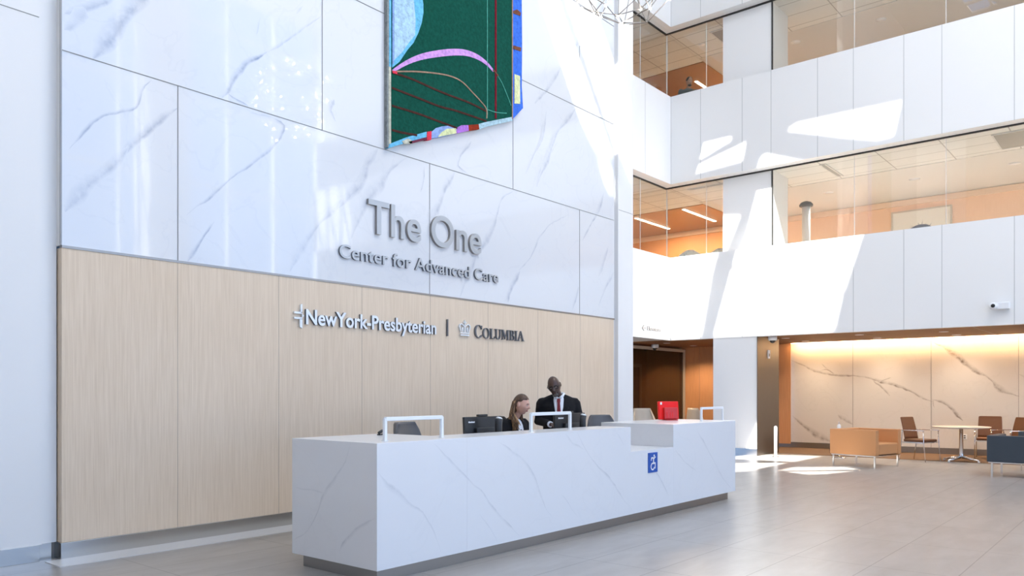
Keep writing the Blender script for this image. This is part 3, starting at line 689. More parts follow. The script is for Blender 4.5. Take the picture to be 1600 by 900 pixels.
for q in ([(-0.75, 0.0), (0.75, 0.0), (0.75, 0.12), (-0.75, 0.12)], [(-0.78, 0.18), (0.78, 0.18), (0.78, 0.28), (-0.78, 0.28)],
          [(-0.72, 0.3), (-0.60, 0.3), (-0.86, 0.8), (-1.0, 0.72)], [(0.72, 0.3), (1.0, 0.72), (0.86, 0.8), (0.60, 0.3)],
          [(-1.0, 0.72), (-0.86, 0.8), (-0.55, 0.92), (-0.6, 1.0), (-0.9, 0.88)], [(1.0, 0.72), (0.9, 0.88), (0.6, 1.0), (0.55, 0.92), (0.86, 0.8)],
          [(-0.6, 1.0), (-0.55, 0.92), (-0.1, 0.72), (-0.06, 0.8)], [(0.6, 1.0), (0.06, 0.8), (0.1, 0.72), (0.55, 0.92)],
          [(-0.09, 0.3), (0.09, 0.3), (0.07, 0.95), (-0.07, 0.95)], [(-0.25, 1.04), (0.25, 1.04), (0.25, 1.12), (-0.25, 1.12)], [(-0.06, 0.95), (0.06, 0.95), (0.06, 1.26), (-0.06, 1.26)],
          [(-0.45, 0.32), (-0.33, 0.32), (-0.30, 0.62), (-0.42, 0.72), (-0.52, 0.62)], [(0.45, 0.32), (0.52, 0.62), (0.42, 0.72), (0.30, 0.62), (0.33, 0.32)]):
    b.prism(q, T, 0.025, 'pale_metal')
b.build('crown', s)
# small wayfinding lettering on the return band
s = thing('wayfinding_lettering', 'small grey arrow and lettering on the white band above the side room', 'wall lettering', (16.6, YF, 2.9))
text_sign(s, 'Elevators', 16.45, 17.08, 2.935, 3.035, YF, ['dull_steel', 'dark_letter'], depth=0.012, off=0.012, standoff=0.0)
b = MB('dull_steel'); t3 = lambda u, v, d: (u-16.6, -0.001-d, v-2.9)
b.prism([(16.2, 2.98), (16.29, 3.05), (16.29, 3.025), (16.245, 2.99), (16.38, 2.99), (16.38, 2.972), (16.245, 2.972), (16.29, 2.935), (16.29, 2.91)], t3, 0.012, 'dull_steel')
b.build('arrow', s)

# ------------------------------------------------------------------ textile hanging
art = thing('textile_hanging', 'tall tufted wall hanging in dark green with a bright blue edge', 'wall hanging', (7.7, YW-0.01, 4.45))
def A3(y): return lambda u, v, d: (u-7.7, y-d, v-4.45)
def patch(name, m, pts, e, dep=0.006, parent=art):
    return MB(m).prism(pts, A3(-e), dep, m).build(name, parent)
def strip(name, m, pts, w_, e, parent=art, dep=0.006):
    """raised yarn line of width w_ (a number or one per point)"""
    b = MB(m); P = [Vector(p) for p in pts]
    Q = []
    for i in range(len(P)-1):
        p0 = P[max(0, i-1)]; p1 = P[i]; p2 = P[i+1]; p3 = P[min(len(P)-1, i+2)]
        for k in range(4):
            t = k/4; Q.append(0.5*((2*p1)+(p2-p0)*t+(2*p0-5*p1+4*p2-p3)*t*t+(3*p1-p0-3*p2+p3)*t**3))
    Q.append(P[-1]); n = len(Q)
    W = lambda i: (w_ if not isinstance(w_, (list, tuple)) else w_[0]+(w_[1]-w_[0])*math.sin(PI*i/(n-1)))
    Lp, Rp = [], []
    for i, q in enumerate(Q):
        d = (Q[min(i+1, n-1)]-Q[max(i-1, 0)]).normalized(); nn = Vector((-d.y, d.x))*W(i)/2
        Lp.append(q+nn); Rp.append(q-nn)
    for i in range(n-1): b.prism([Lp[i], Lp[i+1], Rp[i+1], Rp[i]], A3(-e), dep, m)
    return b.build(name, parent)
ZT = 10.6
g = MB('t_green').prism([(6.55, 4.53), (8.87, 5.48), (8.87, ZT), (6.55, ZT)], A3(0), 0.055, 't_green').build('green_field', art)
patch('left_border', 't_grey', [(6.49, 4.47), (6.55, 4.50), (6.55, ZT), (6.49, ZT)], -0.003, 0.055)
strip('left_piping', 't_cream', [(6.525, 4.52), (6.525, 5.47)], 0.035, 0.052)
strip('left_piping', 't_sky', [(6.53, 5.47), (6.53, 8.0), (6.53, ZT)], 0.03, 0.052)
patch('blue_shape', 't_sky', [(6.56, 5.47), (6.68, 5.58), (6.82, 5.78), (6.92, 5.90), (7.0, 6.05), (7.06, 6.2), (7.09, 6.34), (7.09, 6.45), (7.05, 6.62), (6.95, 6.85), (6.8, 7.0), (6.56, 7.1)], 0.055)
patch('pale_shape', 't_ice', [(6.59, 5.57), (6.72, 5.71), (6.85, 5.89), (6.94, 6.0), (6.95, 6.2), (6.92, 6.44), (6.86, 6.7), (6.75, 6.9), (6.59, 7.0)], 0.061, 0.004)
strip('blue_piping', 't_peri', [(6.572, 5.52), (6.572, 7.05)], 0.022, 0.062, dep=0.005)
strip('lilac_arc', 't_lilac', [(6.57, 5.43), (6.79, 5.60), (7.03, 5.75), (7.3, 5.88), (7.62, 6.01), (7.89, 6.09), (8.13, 6.11), (8.32, 6.08), (8.46, 6.02)], [0.03, 0.085], 0.055)
strip('thin_arc', 't_bark', [(8.44, 6.03), (8.49, 6.02), (8.56, 5.98)], 0.016, 0.058)
strip('thin_arc', 't_teal', [(8.55, 5.98), (8.64, 5.91), (8.75, 5.78), (8.85, 5.64)], 0.012, 0.056)
strip('tan_arc', 't_tan', [(6.56, 5.42), (6.94, 5.54), (7.3, 5.63), (7.59, 5.68), (7.82, 5.67), (8.02, 5.59), (8.18, 5.52), (8.31, 5.44), (8.315, 5.31)], 0.018, 0.056)
for p in ([(6.56, 5.41), (6.88, 5.43), (7.27, 5.42), (7.59, 5.42), (7.95, 5.43), (8.31, 5.41)], [(6.56, 5.22), (7.03, 5.22), (7.39, 5.22), (7.72, 5.25), (8.31, 5.27)],
          [(6.56, 5.0), (7.0, 5.02), (7.39, 5.02), (7.72, 5.02)], [(6.56, 4.70), (6.73, 4.71), (6.98, 4.74)]):
    strip('brown_line', 't_brown', p, 0.026, 0.055)
strip('red_point', 't_redblock', [(6.565, 5.42), (6.64, 5.43)], 0.03, 0.057)
strip('teal_line', 't_teal', [(8.33, 5.32), (8.33, 7.0), (8.33, ZT)], 0.013, 0.055)
strip('crimson_line', 't_red', [(8.51, 5.36), (8.51, 7.0), (8.51, ZT)], 0.036, 0.055)
strip('teal_line', 't_teal', [(8.34, 5.44), (8.52, 5.45), (8.75, 5.50)], 0.010, 0.056)
strip('right_piping', 't_tan', [(8.88, 5.45), (8.88, 7.0), (8.88, ZT)], 0.022, 0.056)
for nm, mt, pts in (('sky_block', 't_sky', [(6.50, 4.46), (6.52, 4.52), (6.80, 4.67), (7.15, 4.83), (7.15, 4.76), (6.75, 4.58)]),
    ('grey_block', 't_cream', [(6.72, 4.60), (6.82, 4.66), (6.89, 4.65), (6.89, 4.61), (6.75, 4.575)]),
    ('maroon_block', 't_maroon', [(6.83, 4.62), (7.15, 4.76), (7.15, 4.725), (6.86, 4.60)]), ('red_block', 't_redblock', [(7.16, 4.83), (7.24, 4.86), (7.235, 4.745), (7.15, 4.72)]),
    ('periwinkle_block', 't_peri', [(7.24, 4.85), (7.32, 4.92), (7.43, 4.97), (7.58, 5.02), (7.72, 5.03), (7.69, 4.94), (7.4, 4.82), (7.24, 4.765)]),
    ('lemon_block', 't_yellow', [(7.35, 4.81), (7.42, 4.89), (7.52, 4.96), (7.69, 5.01), (7.70, 4.945)]),
    ('purple_block', 't_purple', [(7.72, 5.03), (7.80, 5.08), (7.94, 5.12), (7.95, 5.045), (7.69, 4.94)]), ('rust_block', 't_rust', [(7.94, 5.12), (8.15, 5.185), (8.165, 5.12), (7.95, 5.045)]),
    ('pale_block', 't_pale', [(8.15, 5.19), (8.31, 5.26), (8.87, 5.48), (8.89, 5.43), (8.35, 5.21), (8.165, 5.12)]),
    ('royal_edge', 't_royal', [(8.89, 5.45), (9.13, 5.68), (9.10, 6.0), (9.11, 6.6), (9.10, 7.3), (9.12, ZT), (8.89, ZT)]),
    ('lemon_block', 't_yellow', [(8.925, 6.12), (9.05, 6.13), (9.055, 5.72), (8.925, 5.69)]),
    ('bark_block', 't_bark', [(8.90, 7.04), (8.99, 7.09), (9.07, 7.07), (9.06, 7.02), (8.90, 7.00)]), ('bark_block', 't_bark', [(8.90, 6.53), (9.08, 6.56), (9.07, 6.50), (8.90, 6.48)])):
    patch(nm, mt, pts, 0.058 if nm in ('lemon_block', 'bark_block', 'maroon_block', 'grey_block') else -0.002 if nm != 'royal_edge' else -0.003, 0.006 if nm in ('lemon_block', 'bark_block', 'maroon_block', 'grey_block') else 0.06)

# ------------------------------------------------------------------ wire chandelier
ch = thing('wire_chandelier', 'faceted wire chandelier with glowing bulbs at its joints', 'chandelier', (7.24, 4.48, 5.96))
bm = bmesh.new(); bmesh.ops.create_icosphere(bm, subdivisions=2, radius=0.56)
rr_ = random.Random(11)
pos = []
for v in bm.verts:
    k = 1 + rr_.uniform(-0.10, 0.07); v.co = v.co*k + Vector([rr_.uniform(-0.05, 0.05) for _ in range(3)]); pos.append(v.co.copy())
b = MB('wire')
for e in bm.edges:
    if rr_.random() < 0.80: b.tube([e.verts[0].co, e.verts[1].co], 0.0055, 'wire', seg=5)
for i in range(14):
    p, q = rr_.sample(pos, 2)
    if (p-q).length < 0.9: b.tube([p, q*0.2], 0.0036, 'wire', seg=5)
b.build('wire_frame', ch)
for i, p in enumerate(pos):
    if i % 5 == 3: continue
    MB('bulb_glow').ell(p*1.02, (0.013, 0.013, 0.013), 'bulb_glow', seg=8, rings=6).build('bulb', ch)
bm.free()
MB('wire').tube([(0, 0, 0.45), (0, 0, ZR-5.96)], 0.004, 'wire', seg=6).tube([(0, 0, 0.42), (0, 0, 0.50)], 0.03, 'wire').build('suspension_cable', ch)
# ------------------------------------------------------------------ lamps and fittings
def downlight(x, y, z, label, group, r=0.075, energy=0, col=(1.0, 0.72, 0.45)):
    t = thing('downlight', label, 'ceiling light', (x, y, z), 0, group)
    MB('white_plastic').lathe([(r*1.25, -0.004), (r*1.25, 0.0), (r, 0.0), (r, -0.006)], (0, 0, 0), 'white_plastic').build('trim_ring', t)
    MB('lamp_glow').lathe([(r*0.95, -0.003), (r*0.95, 0.0), (0.001, 0.0), (0.001, -0.003)], (0, 0, 0), 'lamp_glow').build('lens', t)
    if energy:
        l = bpy.data.lights.new('downlight_lamp', 'SPOT'); l.energy = energy; l.color = col; l.spot_size = 2.3; l.spot_blend = 0.8; l.shadow_soft_size = 0.07
        o = bpy.data.objects.new('downlight_lamp', l); COL.objects.link(o); o.parent = t; o.location = (0, 0, -0.03)
def linear(x, y, z, ln, label, group, energy=60):
    t = thing('linear_light', label, 'ceiling light', (x, y, z), 0, group)
    MB('white_plastic').box(-ln/2-0.01, ln/2+0.01, -0.05, 0.05, -0.012, 0.0).build('housing', t)
    MB('lamp_glow').box(-ln/2, ln/2, -0.04, 0.04, -0.02, -0.0125).build('diffuser', t)
    a = area('linear_lamp', (0, 0, -0.04), ln, energy, (1.0, 0.70, 0.42), sy=0.08); a.parent = t
for (x, y) in ((18.9, 3.74), (20.1, 3.72), (20.1, 7.1), (18.75, 7.1), (18.7, 5.4), (20.1, 5.4), (18.8, 1.9), (20.1, 1.9)):
    downlight(x, y, 2.759, 'round recessed downlight in the bronze soffit over the lounge', 'downlights over the lounge', energy=90, col=(1.0, 0.80, 0.58))
for (x, y) in ((18.6, 10.2), (20.1, 10.2)):
    downlight(x, y, 2.759, 'round recessed downlight in the soffit by the side room glass', 'downlights by the side room', energy=150)
for (x, y) in ((20.9, 4.77), (20.9, 2.71), (20.9, 6.8), (20.9, 0.6)):
    downlight(x, y, 6.609, 'glowing downlight in the plain ceiling of the middle gallery', 'middle gallery downlights', 0.10, 560, (1.0, 0.93, 0.86))
for (x, y) in ((20.4, 7.46), (20.5, 5.42), (20.6, 3.4), (20.6, 1.3)):
    downlight(x, y, 10.509, 'glowing downlight in the plain ceiling of the top gallery', 'top gallery downlights', 0.10, 170, (1.0, 0.88, 0.76))
linear(21.2, 12.1, 6.598, 2.0, 'left of the two linear lights in the middle gallery timber ceiling', 'linear lights', 130)
linear(21.1, 10.5, 6.598, 2.0, 'right of the two linear lights in the middle gallery timber ceiling', 'linear lights', 130)
linear(21.75, 10.6, 10.498, 1.4, 'linear light beside the standing person in the top gallery', 'linear lights', 110)
downlight(19.0, 9.4, 10.519, 'small round downlight above the standing person in the top gallery', 'top gallery downlight', 0.07, 60)
# wall-washing strip hidden in the slot at the top of the lounge wall
t = thing('wall_wash_strip', 'warm light strip along the top of the marble lounge wall', 'light strip', (XB-0.16, 3.0, 2.755))
MB('lamp_glow').box(-0.012, 0.012, -4.6, 4.7, -0.008, 0.0, 'lamp_glow').build('diffuser', t)
a = area('wall_wash_lamp', (0, 0, -0.012), 0.03, 85, (1.0, 0.60, 0.25), rot=(0, math.radians(-22), 0), sy=9.4); a.parent = t
# air grilles and slots in the gallery ceilings
def grille(x0, x1, y0, y1, z, label):
    t = thing('ceiling_grille', label, 'air grille', ((x0+x1)/2, (y0+y1)/2, z), 0, 'ceiling air grilles')
    a, c = (x1-x0)/2, (y1-y0)/2
    MB('grille').box(-a, a, -c, c, -0.012, 0.0, 'grille').build('backing', t)
    b = MB('gypsum').box(-a-0.03, a+0.03, -c-0.03, -c, -0.02, 0).box(-a-0.03, a+0.03, c, c+0.03, -0.02, 0).box(-a-0.03, -a, -c, c, -0.02, 0).box(a, a+0.03, -c, c, -0.02, 0)
    if c > 0.2: b.box(-a, a, -0.015, 0.015, -0.018, 0)
    b.build('frame', t)
grille(18.25, 19.45, 6.02, 6.10, 6.62, 'narrow dark air slot in the middle gallery ceiling, right of the column')
grille(18.35, 19.5, 1.2, 2.75, 6.62, 'wide grey air grille in the middle gallery ceiling at the right')
grille(18.3, 18.36, 8.5, 9.4, 6.62, 'thin dark air slot in the middle gallery ceiling, left of the column')
grille(18.5, 19.6, 8.0, 8.9, 10.52, 'grey air grille in the top gallery ceiling, left of the column')

# wall and ceiling cameras
c = thing('security_camera', 'white box security camera on the white lower band at the right', 'security camera', (XF, 2.52, 3.11))
MB('white_plastic').box(-0.10, 0.0, -0.17, 0.06, -0.07, 0.07, bevel=0.02).build('housing', c)
MB('white_plastic').lathe([(0.07, 0), (0.07, 0.07), (0.045, 0.10), (0.005, 0.105)], (0, 0, 0), 'white_plastic').tri(Matrix.Translation((-0.08, 0.09, 0)) @ Matrix.Rotation(-PI/2, 4, 'Y')).build('camera_head', c)
MB('black_plastic').ell((-0.182, 0.09, 0), (0.02, 0.036, 0.036), 'black_plastic').build('lens', c)
def dome(x, y, z, label):
    c = thing('dome_camera', label, 'security camera', (x, y, z), 0, 'dome cameras')
    MB('white_plastic').lathe([(0.10, 0.0), (0.10, -0.07), (0.085, -0.10), (0.01, -0.10)], (0, 0, 0), 'white_plastic').build('housing', c)
    MB('black_plastic').ell((0, 0, -0.10), (0.065, 0.065, 0.06), 'black_plastic').build('lens_dome', c)
dome(17.9, 7.08, 2.759, 'small white dome camera under the soffit, just right of the column')
dome(18.9, 10.72, 2.759, 'small white dome camera above the side room glass')
i = thing('call_station', 'small pale call plate on the steel cheek of the column', 'call station', (18.25, 7.318, 2.36))
MB('white_plastic').box(-0.06, 0.06, -0.02, 0.0, -0.10, 0.10, bevel=0.006).build('plate', i)
MB('dark_plastic').box(-0.025, 0.025, -0.024, -0.0205, -0.05, 0.02).build('button_panel', i)
g = thing('steel_bollard', 'slim white metal post standing on the floor by the column', 'post', (17.62, 6.90, 0))
MB('white_metal').lathe([(0.035, 0.012), (0.035, 0.66), (0.028, 0.69), (0.005, 0.70)], (0, 0, 0), 'white_metal').build('post', g)
MB('steel').lathe([(0.07, 0.0), (0.07, 0.012), (0.03, 0.014)], (0, 0, 0), 'steel').build('base_plate', g)
for y, nm, lb in ((4.90, 'pale', 'pale socket plate on the lounge wall, left of the two near the armchair'), (4.77, 'grey', 'grey socket plate on the lounge wall, right of the two near the armchair'), (3.70, 'pale', 'socket plate on the lounge wall behind the round table')):
    o = thing('wall_socket', lb, 'socket', (XB, y, 0.43), 0, 'wall sockets')
    MB('white_plastic' if nm == 'pale' else 'dull_steel').box(-0.012, 0, -0.05, 0.05, -0.06, 0.06, bevel=0.003).build('plate', o)
    MB('dark_gap').box(-0.0135, -0.0122, -0.02, 0.02, -0.035, -0.01).box(-0.0135, -0.0122, -0.02, 0.02, 0.01, 0.035).build('socket_slots', o)

# framed picture on middle gallery wall; the side room one imitates a glass reflection
p = thing('framed_picture', 'large pale framed picture of a dark fuzzy tuft on the orange gallery wall', 'picture', (22.99, 5.08, 5.55))
MB('frame_light').box(-0.05, 0, -0.73, 0.73, -0.62, -0.58).box(-0.05, 0, -0.73, 0.73, 0.72, 0.76).box(-0.05, 0, -0.73, -0.69, -0.58, 0.72).box(-0.05, 0, 0.69, 0.73, -0.58, 0.72).build('frame', p)
MB('art_mount').box(-0.03, -0.005, -0.69, 0.69, -0.58, 0.72).build('print', p)
b = MB('art_print')
for k in range(220):
    a = rnd.uniform(0, 2*PI); r_ = math.sqrt(rnd.random()); ln = rnd.uniform(0.05, 0.11)
    y, z = 0.34*r_*math.cos(a), 0.10+0.26*r_*math.sin(a); dy, dz = math.cos(a)*ln, math.sin(a)*ln
    b.face([(-0.0312, y-0.006, z), (-0.0312, y+0.006, z+0.004), (-0.0312, y+dy, z+dz)], 'art_print')
P_ = [(0.33*math.cos(t*PI/12), 0.10+0.25*math.sin(t*PI/12)) for t in range(24)]
b.prism(P_, lambda u, v, d: (-0.0305-d, u, v), 0.0004)
b.build('fuzzy_tuft', p)
p = thing('framed_picture', 'tall pale frame added inside the side room, imitating a reflection in its dark glass', 'picture', (19.95, 12.03, 1.50))
MB('frame_light').box(-0.42, 0.42, -0.04, 0, -0.80, -0.70).box(-0.42, 0.42, -0.04, 0, 0.70, 0.80).box(-0.42, -0.32, -0.04, 0, -0.7, 0.7).box(0.32, 0.42, -0.04, 0, -0.7, 0.7).build('frame', p)
MB('dark_plastic').box(-0.32, 0.32, -0.02, 0, -0.7, 0.7).build('print', p)
# dark-capped post lamp in the middle gallery
t = thing('post_lamp', 'grey post with a dark domed cap behind the middle gallery glass', 'post lamp', (20.0, 7.05, 3.70))
MB('white_panel').tube([(0, 0, 0.0), (0, 0, 2.42)], 0.10, 'white_panel', seg=16).build('post', t)
MB('dark_plastic').lathe([(0.03, 2.44), (0.16, 2.43), (0.17, 2.47), (0.12, 2.53), (0.04, 2.56), (0.005, 2.56)], (0, 0, 0), 'dark_plastic').build('cap', t)

# ------------------------------------------------------------------ desk equipment
def office_chair(x, y, rz, label, top=1.13, leather='grey_leather'):
    t = thing('office_chair', label, 'office chair', (x, y, 0), rz, 'office chairs behind the desk')
    b = MB(leather)
    rows = []
    for i in range(9):
        k = i/8; z = 0.56+(top-0.56)*k; wd_ = 0.235+0.03*math.sin(PI*k)-0.05*k**5; dy = 0.22+0.05*k-0.03*math.sin(PI*k)
        rows.append([(math.copysign(abs(math.cos(a))**0.5, math.cos(a))*wd_, dy+math.copysign(abs(math.sin(a))**0.6, math.sin(a))*0.035-0.05*math.cos(a)**2, z+(0.0 if i < 8 else -0.01)) for a in [2*PI*j/28 for j in range(28)]])
    top_ = [(p[0]*0.86, p[1], top+0.012) for p in rows[-1]]
    b.loft(rows+[top_], leather); b.build('backrest', t)
    MB(leather).box(-0.25, 0.25, -0.26, 0.20, 0.44, 0.53, bevel=0.035).build('seat', t)
    for s_ in (-1, 1):
        MB('black_plastic').tube([(s_*0.24, 0.05, 0.46), (s_*0.31, 0.05, 0.50), (s_*0.31, 0.03, 0.68)], 0.016).box(s_*0.31-0.035, s_*0.31+0.035, -0.13, 0.13, 0.68, 0.71, bevel=0.012).build('armrest', t)
    MB('black_plastic').box(-0.04, 0.04, 0.14, 0.25, 0.42, 0.45).tube([(0, 0.25, 0.43), (0, 0.285, 0.6), (0, 0.28, 0.75)], 0.02).build('back_bracket', t)
    MB('chrome').tube([(0, 0, 0.10), (0, 0, 0.44)], 0.028, 'chrome').build('pedestal', t)
    b = MB('black_plastic')
    for k in range(5):
        a = 2*PI*k/5; b.tube([(0, 0, 0.11), (0.28*math.cos(a), 0.28*math.sin(a), 0.075)], [0.03, 0.018])
    b.build('star_base', t)
    for k in range(5):
        a = 2*PI*k/5; MB('black_plastic').ell((0.28*math.cos(a), 0.28*math.sin(a), 0.03), (0.03, 0.03, 0.03)).build('caster', t)
    return t
office_chair(5.78, 6.02, 0.25, 'grey leather office chair, leftmost behind the reception desk', 1.135)
office_chair(7.02, 6.14, -0.75, 'dark office chair the seated woman is using', 1.16, 'dark_leather')
office_chair(9.40, 6.05, -0.35, 'grey office chair, rightmost behind the reception desk', 1.13)
def monitor(x, y, z, w_, h_, rz, label, tilt=-0.06):
    t = thing('monitor', label, 'monitor', (x, y, z), rz, 'black monitors on the desk')
    R_ = Matrix.Translation((0, 0, 0.30)) @ Matrix.Rotation(tilt, 4, 'X') @ Matrix.Translation((0, 0, -0.30))
    lo, hi = 0.13, 0.13+h_
    MB('black_plastic').box(-w_/2, w_/2, 0, 0.03, lo, hi, bevel=0.006).tri(R_).build('casing', t)
    MB('dark_plastic').box(-w_*0.24, w_*0.24, -0.035, 0.0, lo+0.05, lo+h_*0.68, bevel=0.008).tri(R_).build('rear_housing', t)
    MB('screen_blue').box(-w_/2+0.012, w_/2-0.012, 0.0305, 0.032, lo+0.015, hi-0.012).tri(R_).build('screen', t)
    MB('black_plastic').box(-0.065, 0.065, -0.004, 0.036, hi+0.001, hi+0.022, bevel=0.006).tri(R_).build('webcam', t)
    MB('black_plastic').box(-0.05, 0.05, -0.06, -0.035, 0.01, 0.32).box(-0.12, 0.12, -0.062, 0.12, 0.0, 0.012, bevel=0.004).build('stand', t)
    b = MB('white_plastic')
    for k, (a, c) in enumerate(((-0.40, -0.36), (-0.355, -0.325), (-0.32, -0.295), (-0.29, -0.26), (-0.255, -0.235))):
        b.box(w_*a, w_*c, -0.0012, -0.0002, hi-0.060, hi-0.045 - 0.003*(k % 2))
    b.box(w_*0.02, w_*0.12, -0.0362, -0.0352, lo+0.062, lo+0.070); b.tri(R_).build('rear_marking', t)
    return t
monitor(5.90, 5.28, 0.746, 0.54, 0.345, -0.02, 'black monitor seen from behind, left of the seated woman')
monitor(7.35, 5.25, 0.746, 0.60, 0.350, 0.02, 'black monitor seen from behind, in front of the standing man')
def scanner(x, y, label):
    t = thing('desk_scanner', label, 'scanner', (x, y, 0.746), 0.15, 'upright scanners beside the monitors')
    MB('dark_plastic').tube([(0, 0, 0.02), (0, 0, 0.40), (0, -0.005, 0.455)], [0.034, 0.036, 0.038], 'dark_plastic', seg=18).build('body', t)
    MB('pale_metal').ell((0, -0.008, 0.458), (0.040, 0.030, 0.014), 'pale_metal', rot=Matrix.Rotation(0.25, 3, 'Y')).build('top_cap', t)
    MB('black_plastic').lathe([(0.045, 0), (0.045, 0.015), (0.03, 0.022)], (0, 0, 0), 'black_plastic').build('base', t)
scanner(5.94, 5.122, 'upright dark scanner with a silver cap behind the left monitor')
scanner(7.40, 5.122, 'upright dark scanner with a silver cap behind the right monitor')
# red terminal
t = thing('payment_terminal', 'bright red touchscreen terminal seen from behind on the desk', 'terminal', (9.86, 5.38, 1.075), -0.62)
R_ = Matrix.Translation((0, 0, 0.12)) @ Matrix.Rotation(-0.10, 4, 'X') @ Matrix.Translation((0, 0, -0.12))
MB('red_plastic').box(-0.150, 0.150, -0.01, 0.035, 0.010, 0.262, bevel=0.008).tri(R_).build('casing', t)
MB('red_dark').box(-0.085, 0.120, -0.055, -0.008, 0.012, 0.175, bevel=0.012).tri(R_).build('rear_stand', t)
MB('black_plastic').box(-0.138, 0.138, 0.0355, 0.037, 0.02, 0.25).tri(R_).build('screen', t)
MB('white_plastic').box(-0.125, -0.100, -0.0125, -0.0105, 0.215, 0.250).tri(R_).build('white_sticker', t)
b = MB('red_plastic')
for x in (-0.055, 0.0, 0.03): b.box(x, x+0.006, -0.0575, -0.0555, 0.03, 0.11)
b.tri(R_).build('cable_channel', t)
MB('red_dark').box(-0.07, 0.10, -0.09, 0.06, 0.0, 0.010, bevel=0.003).build('base', t)
t = thing('desk_stapler', 'small black stapler at the back edge of the counter, left end', 'stapler', (4.76, 5.50, 1.075), 0.4)
MB('black_plastic').box(-0.07, 0.07, -0.016, 0.016, 0.0, 0.012, bevel=0.004).build('base', t)
MB('black_plastic').tube([(-0.065, 0, 0.022), (0.0, 0, 0.036), (0.07, 0, 0.040)], [0.012, 0.014, 0.011]).build('arm', t)
t = thing('keyboard', 'black keyboard on the work surface in front of the standing man', 'keyboard', (7.50, 5.50, 0.746), 0.0)
MB('black_plastic').box(-0.21, 0.21, -0.065, 0.065, 0, 0.018, bevel=0.004).build('casing', t)
b = MB('dark_plastic')
for r_ in range(5):
    for c_ in range(14): b.box(-0.20+c_*0.0286, -0.176+c_*0.0286, -0.056+r_*0.023, -0.036+r_*0.023, 0.018, 0.023)
b.build('keys', t)

# ------------------------------------------------------------------ lounge furniture
def rot2(x, y, a): return (x*math.cos(a)-y*math.sin(a), x*math.sin(a)+y*math.cos(a))
# cube armchair: local x = seat depth side, opens towards local -y
t = thing('cube_armchair', 'tan leather cube armchair on thin metal legs, partly in sunlight', 'armchair', (16.52, 4.66, 0), math.radians(-13.4))
S_ = 0.475
MB('tan_leather').box(-S_, -S_+0.11, -S_, S_, 0.25, 0.74, bevel=0.014).build('armrest', t)
MB('tan_leather').box(S_-0.11, S_, -S_, S_, 0.25, 0.74, bevel=0.014).build('armrest', t)
MB('tan_leather').box(-S_+0.11, S_-0.11, S_-0.14, S_, 0.25, 0.74, bevel=0.014).build('backrest', t)
MB('tan_leather').box(-S_+0.112, S_-0.112, -S_+0.005, S_-0.14, 0.26, 0.48, bevel=0.03).build('seat', t)
MB('chrome').box(-S_+0.02, S_-0.02, -S_+0.02, S_-0.02, 0.228, 0.249).build('frame', t)
for sx in (-1, 1):
    for sy in (-1, 1):
        MB('chrome').box(sx*(S_-0.05)-0.013, sx*(S_-0.05)+0.013, sy*(S_-0.05)-0.013, sy*(S_-0.05)+0.013, 0, 0.235).build('leg', t)
for sx in (-1, 1): MB('chrome').box(sx*(S_-0.05)-0.006, sx*(S_-0.05)+0.006, -S_+0.05, S_-0.05, 0.004, 0.012).build('floor_rail', t)
# grey sofa cut by the frame
t = thing('box_sofa', 'dark slate vinyl box sofa on thin legs at the right edge', 'sofa', (15.85, 2.47, 0), math.radians(-3))
MB('slate_vinyl').box(0, 0.14, -2.0, 0, 0.26, 0.715, bevel=0.012).build('backrest', t)
MB('slate_vinyl').box(0.14, 0.86, -0.13, 0, 0.26, 0.715, bevel=0.012).build('armrest', t)
MB('slate_vinyl').box(0.14, 0.86, -2.0, -1.87, 0.26, 0.715, bevel=0.012).build('armrest', t)
MB('slate_vinyl').box(0.14, 0.86, -1.87, -0.13, 0.26, 0.44, bevel=0.02).build('seat', t)
MB('chrome').box(0.02, 0.84, -1.98, -0.02, 0.238, 0.258).build('frame', t)
for x in (0.06, 0.80):
    for y in (-0.07, -1.93): MB('chrome').box(x-0.014, x+0.014, y-0.014, y+0.014, 0, 0.24).build('leg', t)
t = thing('bench_seat', 'speckled dark bench seat just behind the slate sofa', 'bench', (17.35, 2.2, 0), math.radians(-3))
MB('speckled_vinyl').box(0, 0.6, -1.5, 0, 0.55, 0.74, bevel=0.03).build('seat', t)
for x in (0.05, 0.55):
    for y in (-0.05, -0.5, -1.0, -1.45): MB('chrome').box(x-0.01, x+0.01, y-0.01, y+0.01, 0, 0.55).build('leg', t)
# round table
t = thing('round_table', 'round pale table on a polished four-foot pedestal', 'table', (18.95, 3.42, 0), 0.35)
MB('table_laminate').lathe([(0.50, 0.712), (0.545, 0.724), (0.55, 0.738), (0.545, 0.742), (0.002, 0.742)], (0, 0, 0), 'table_laminate', seg=48).build('tabletop', t)
MB('chrome').lathe([(0.05, 0.07), (0.042, 0.12), (0.036, 0.70), (0.14, 0.711), (0.02, 0.7115)], (0, 0, 0), 'chrome').build('pedestal', t)
for k in range(4):
    a = PI/4+PI/2*k; c_, s_ = math.cos(a), math.sin(a)
    MB('chrome').tube([(0.03*c_, 0.03*s_, 0.10), (0.22*c_, 0.22*s_, 0.062), (0.40*c_, 0.40*s_, 0.042)], [0.034, 0.026, 0.018], 'chrome').build('foot', t)
    MB('white_plastic').lathe([(0.02, 0), (0.022, 0.02), (0.012, 0.035)], (0.39*c_, 0.39*s_, 0), 'white_plastic').build('glide', t)
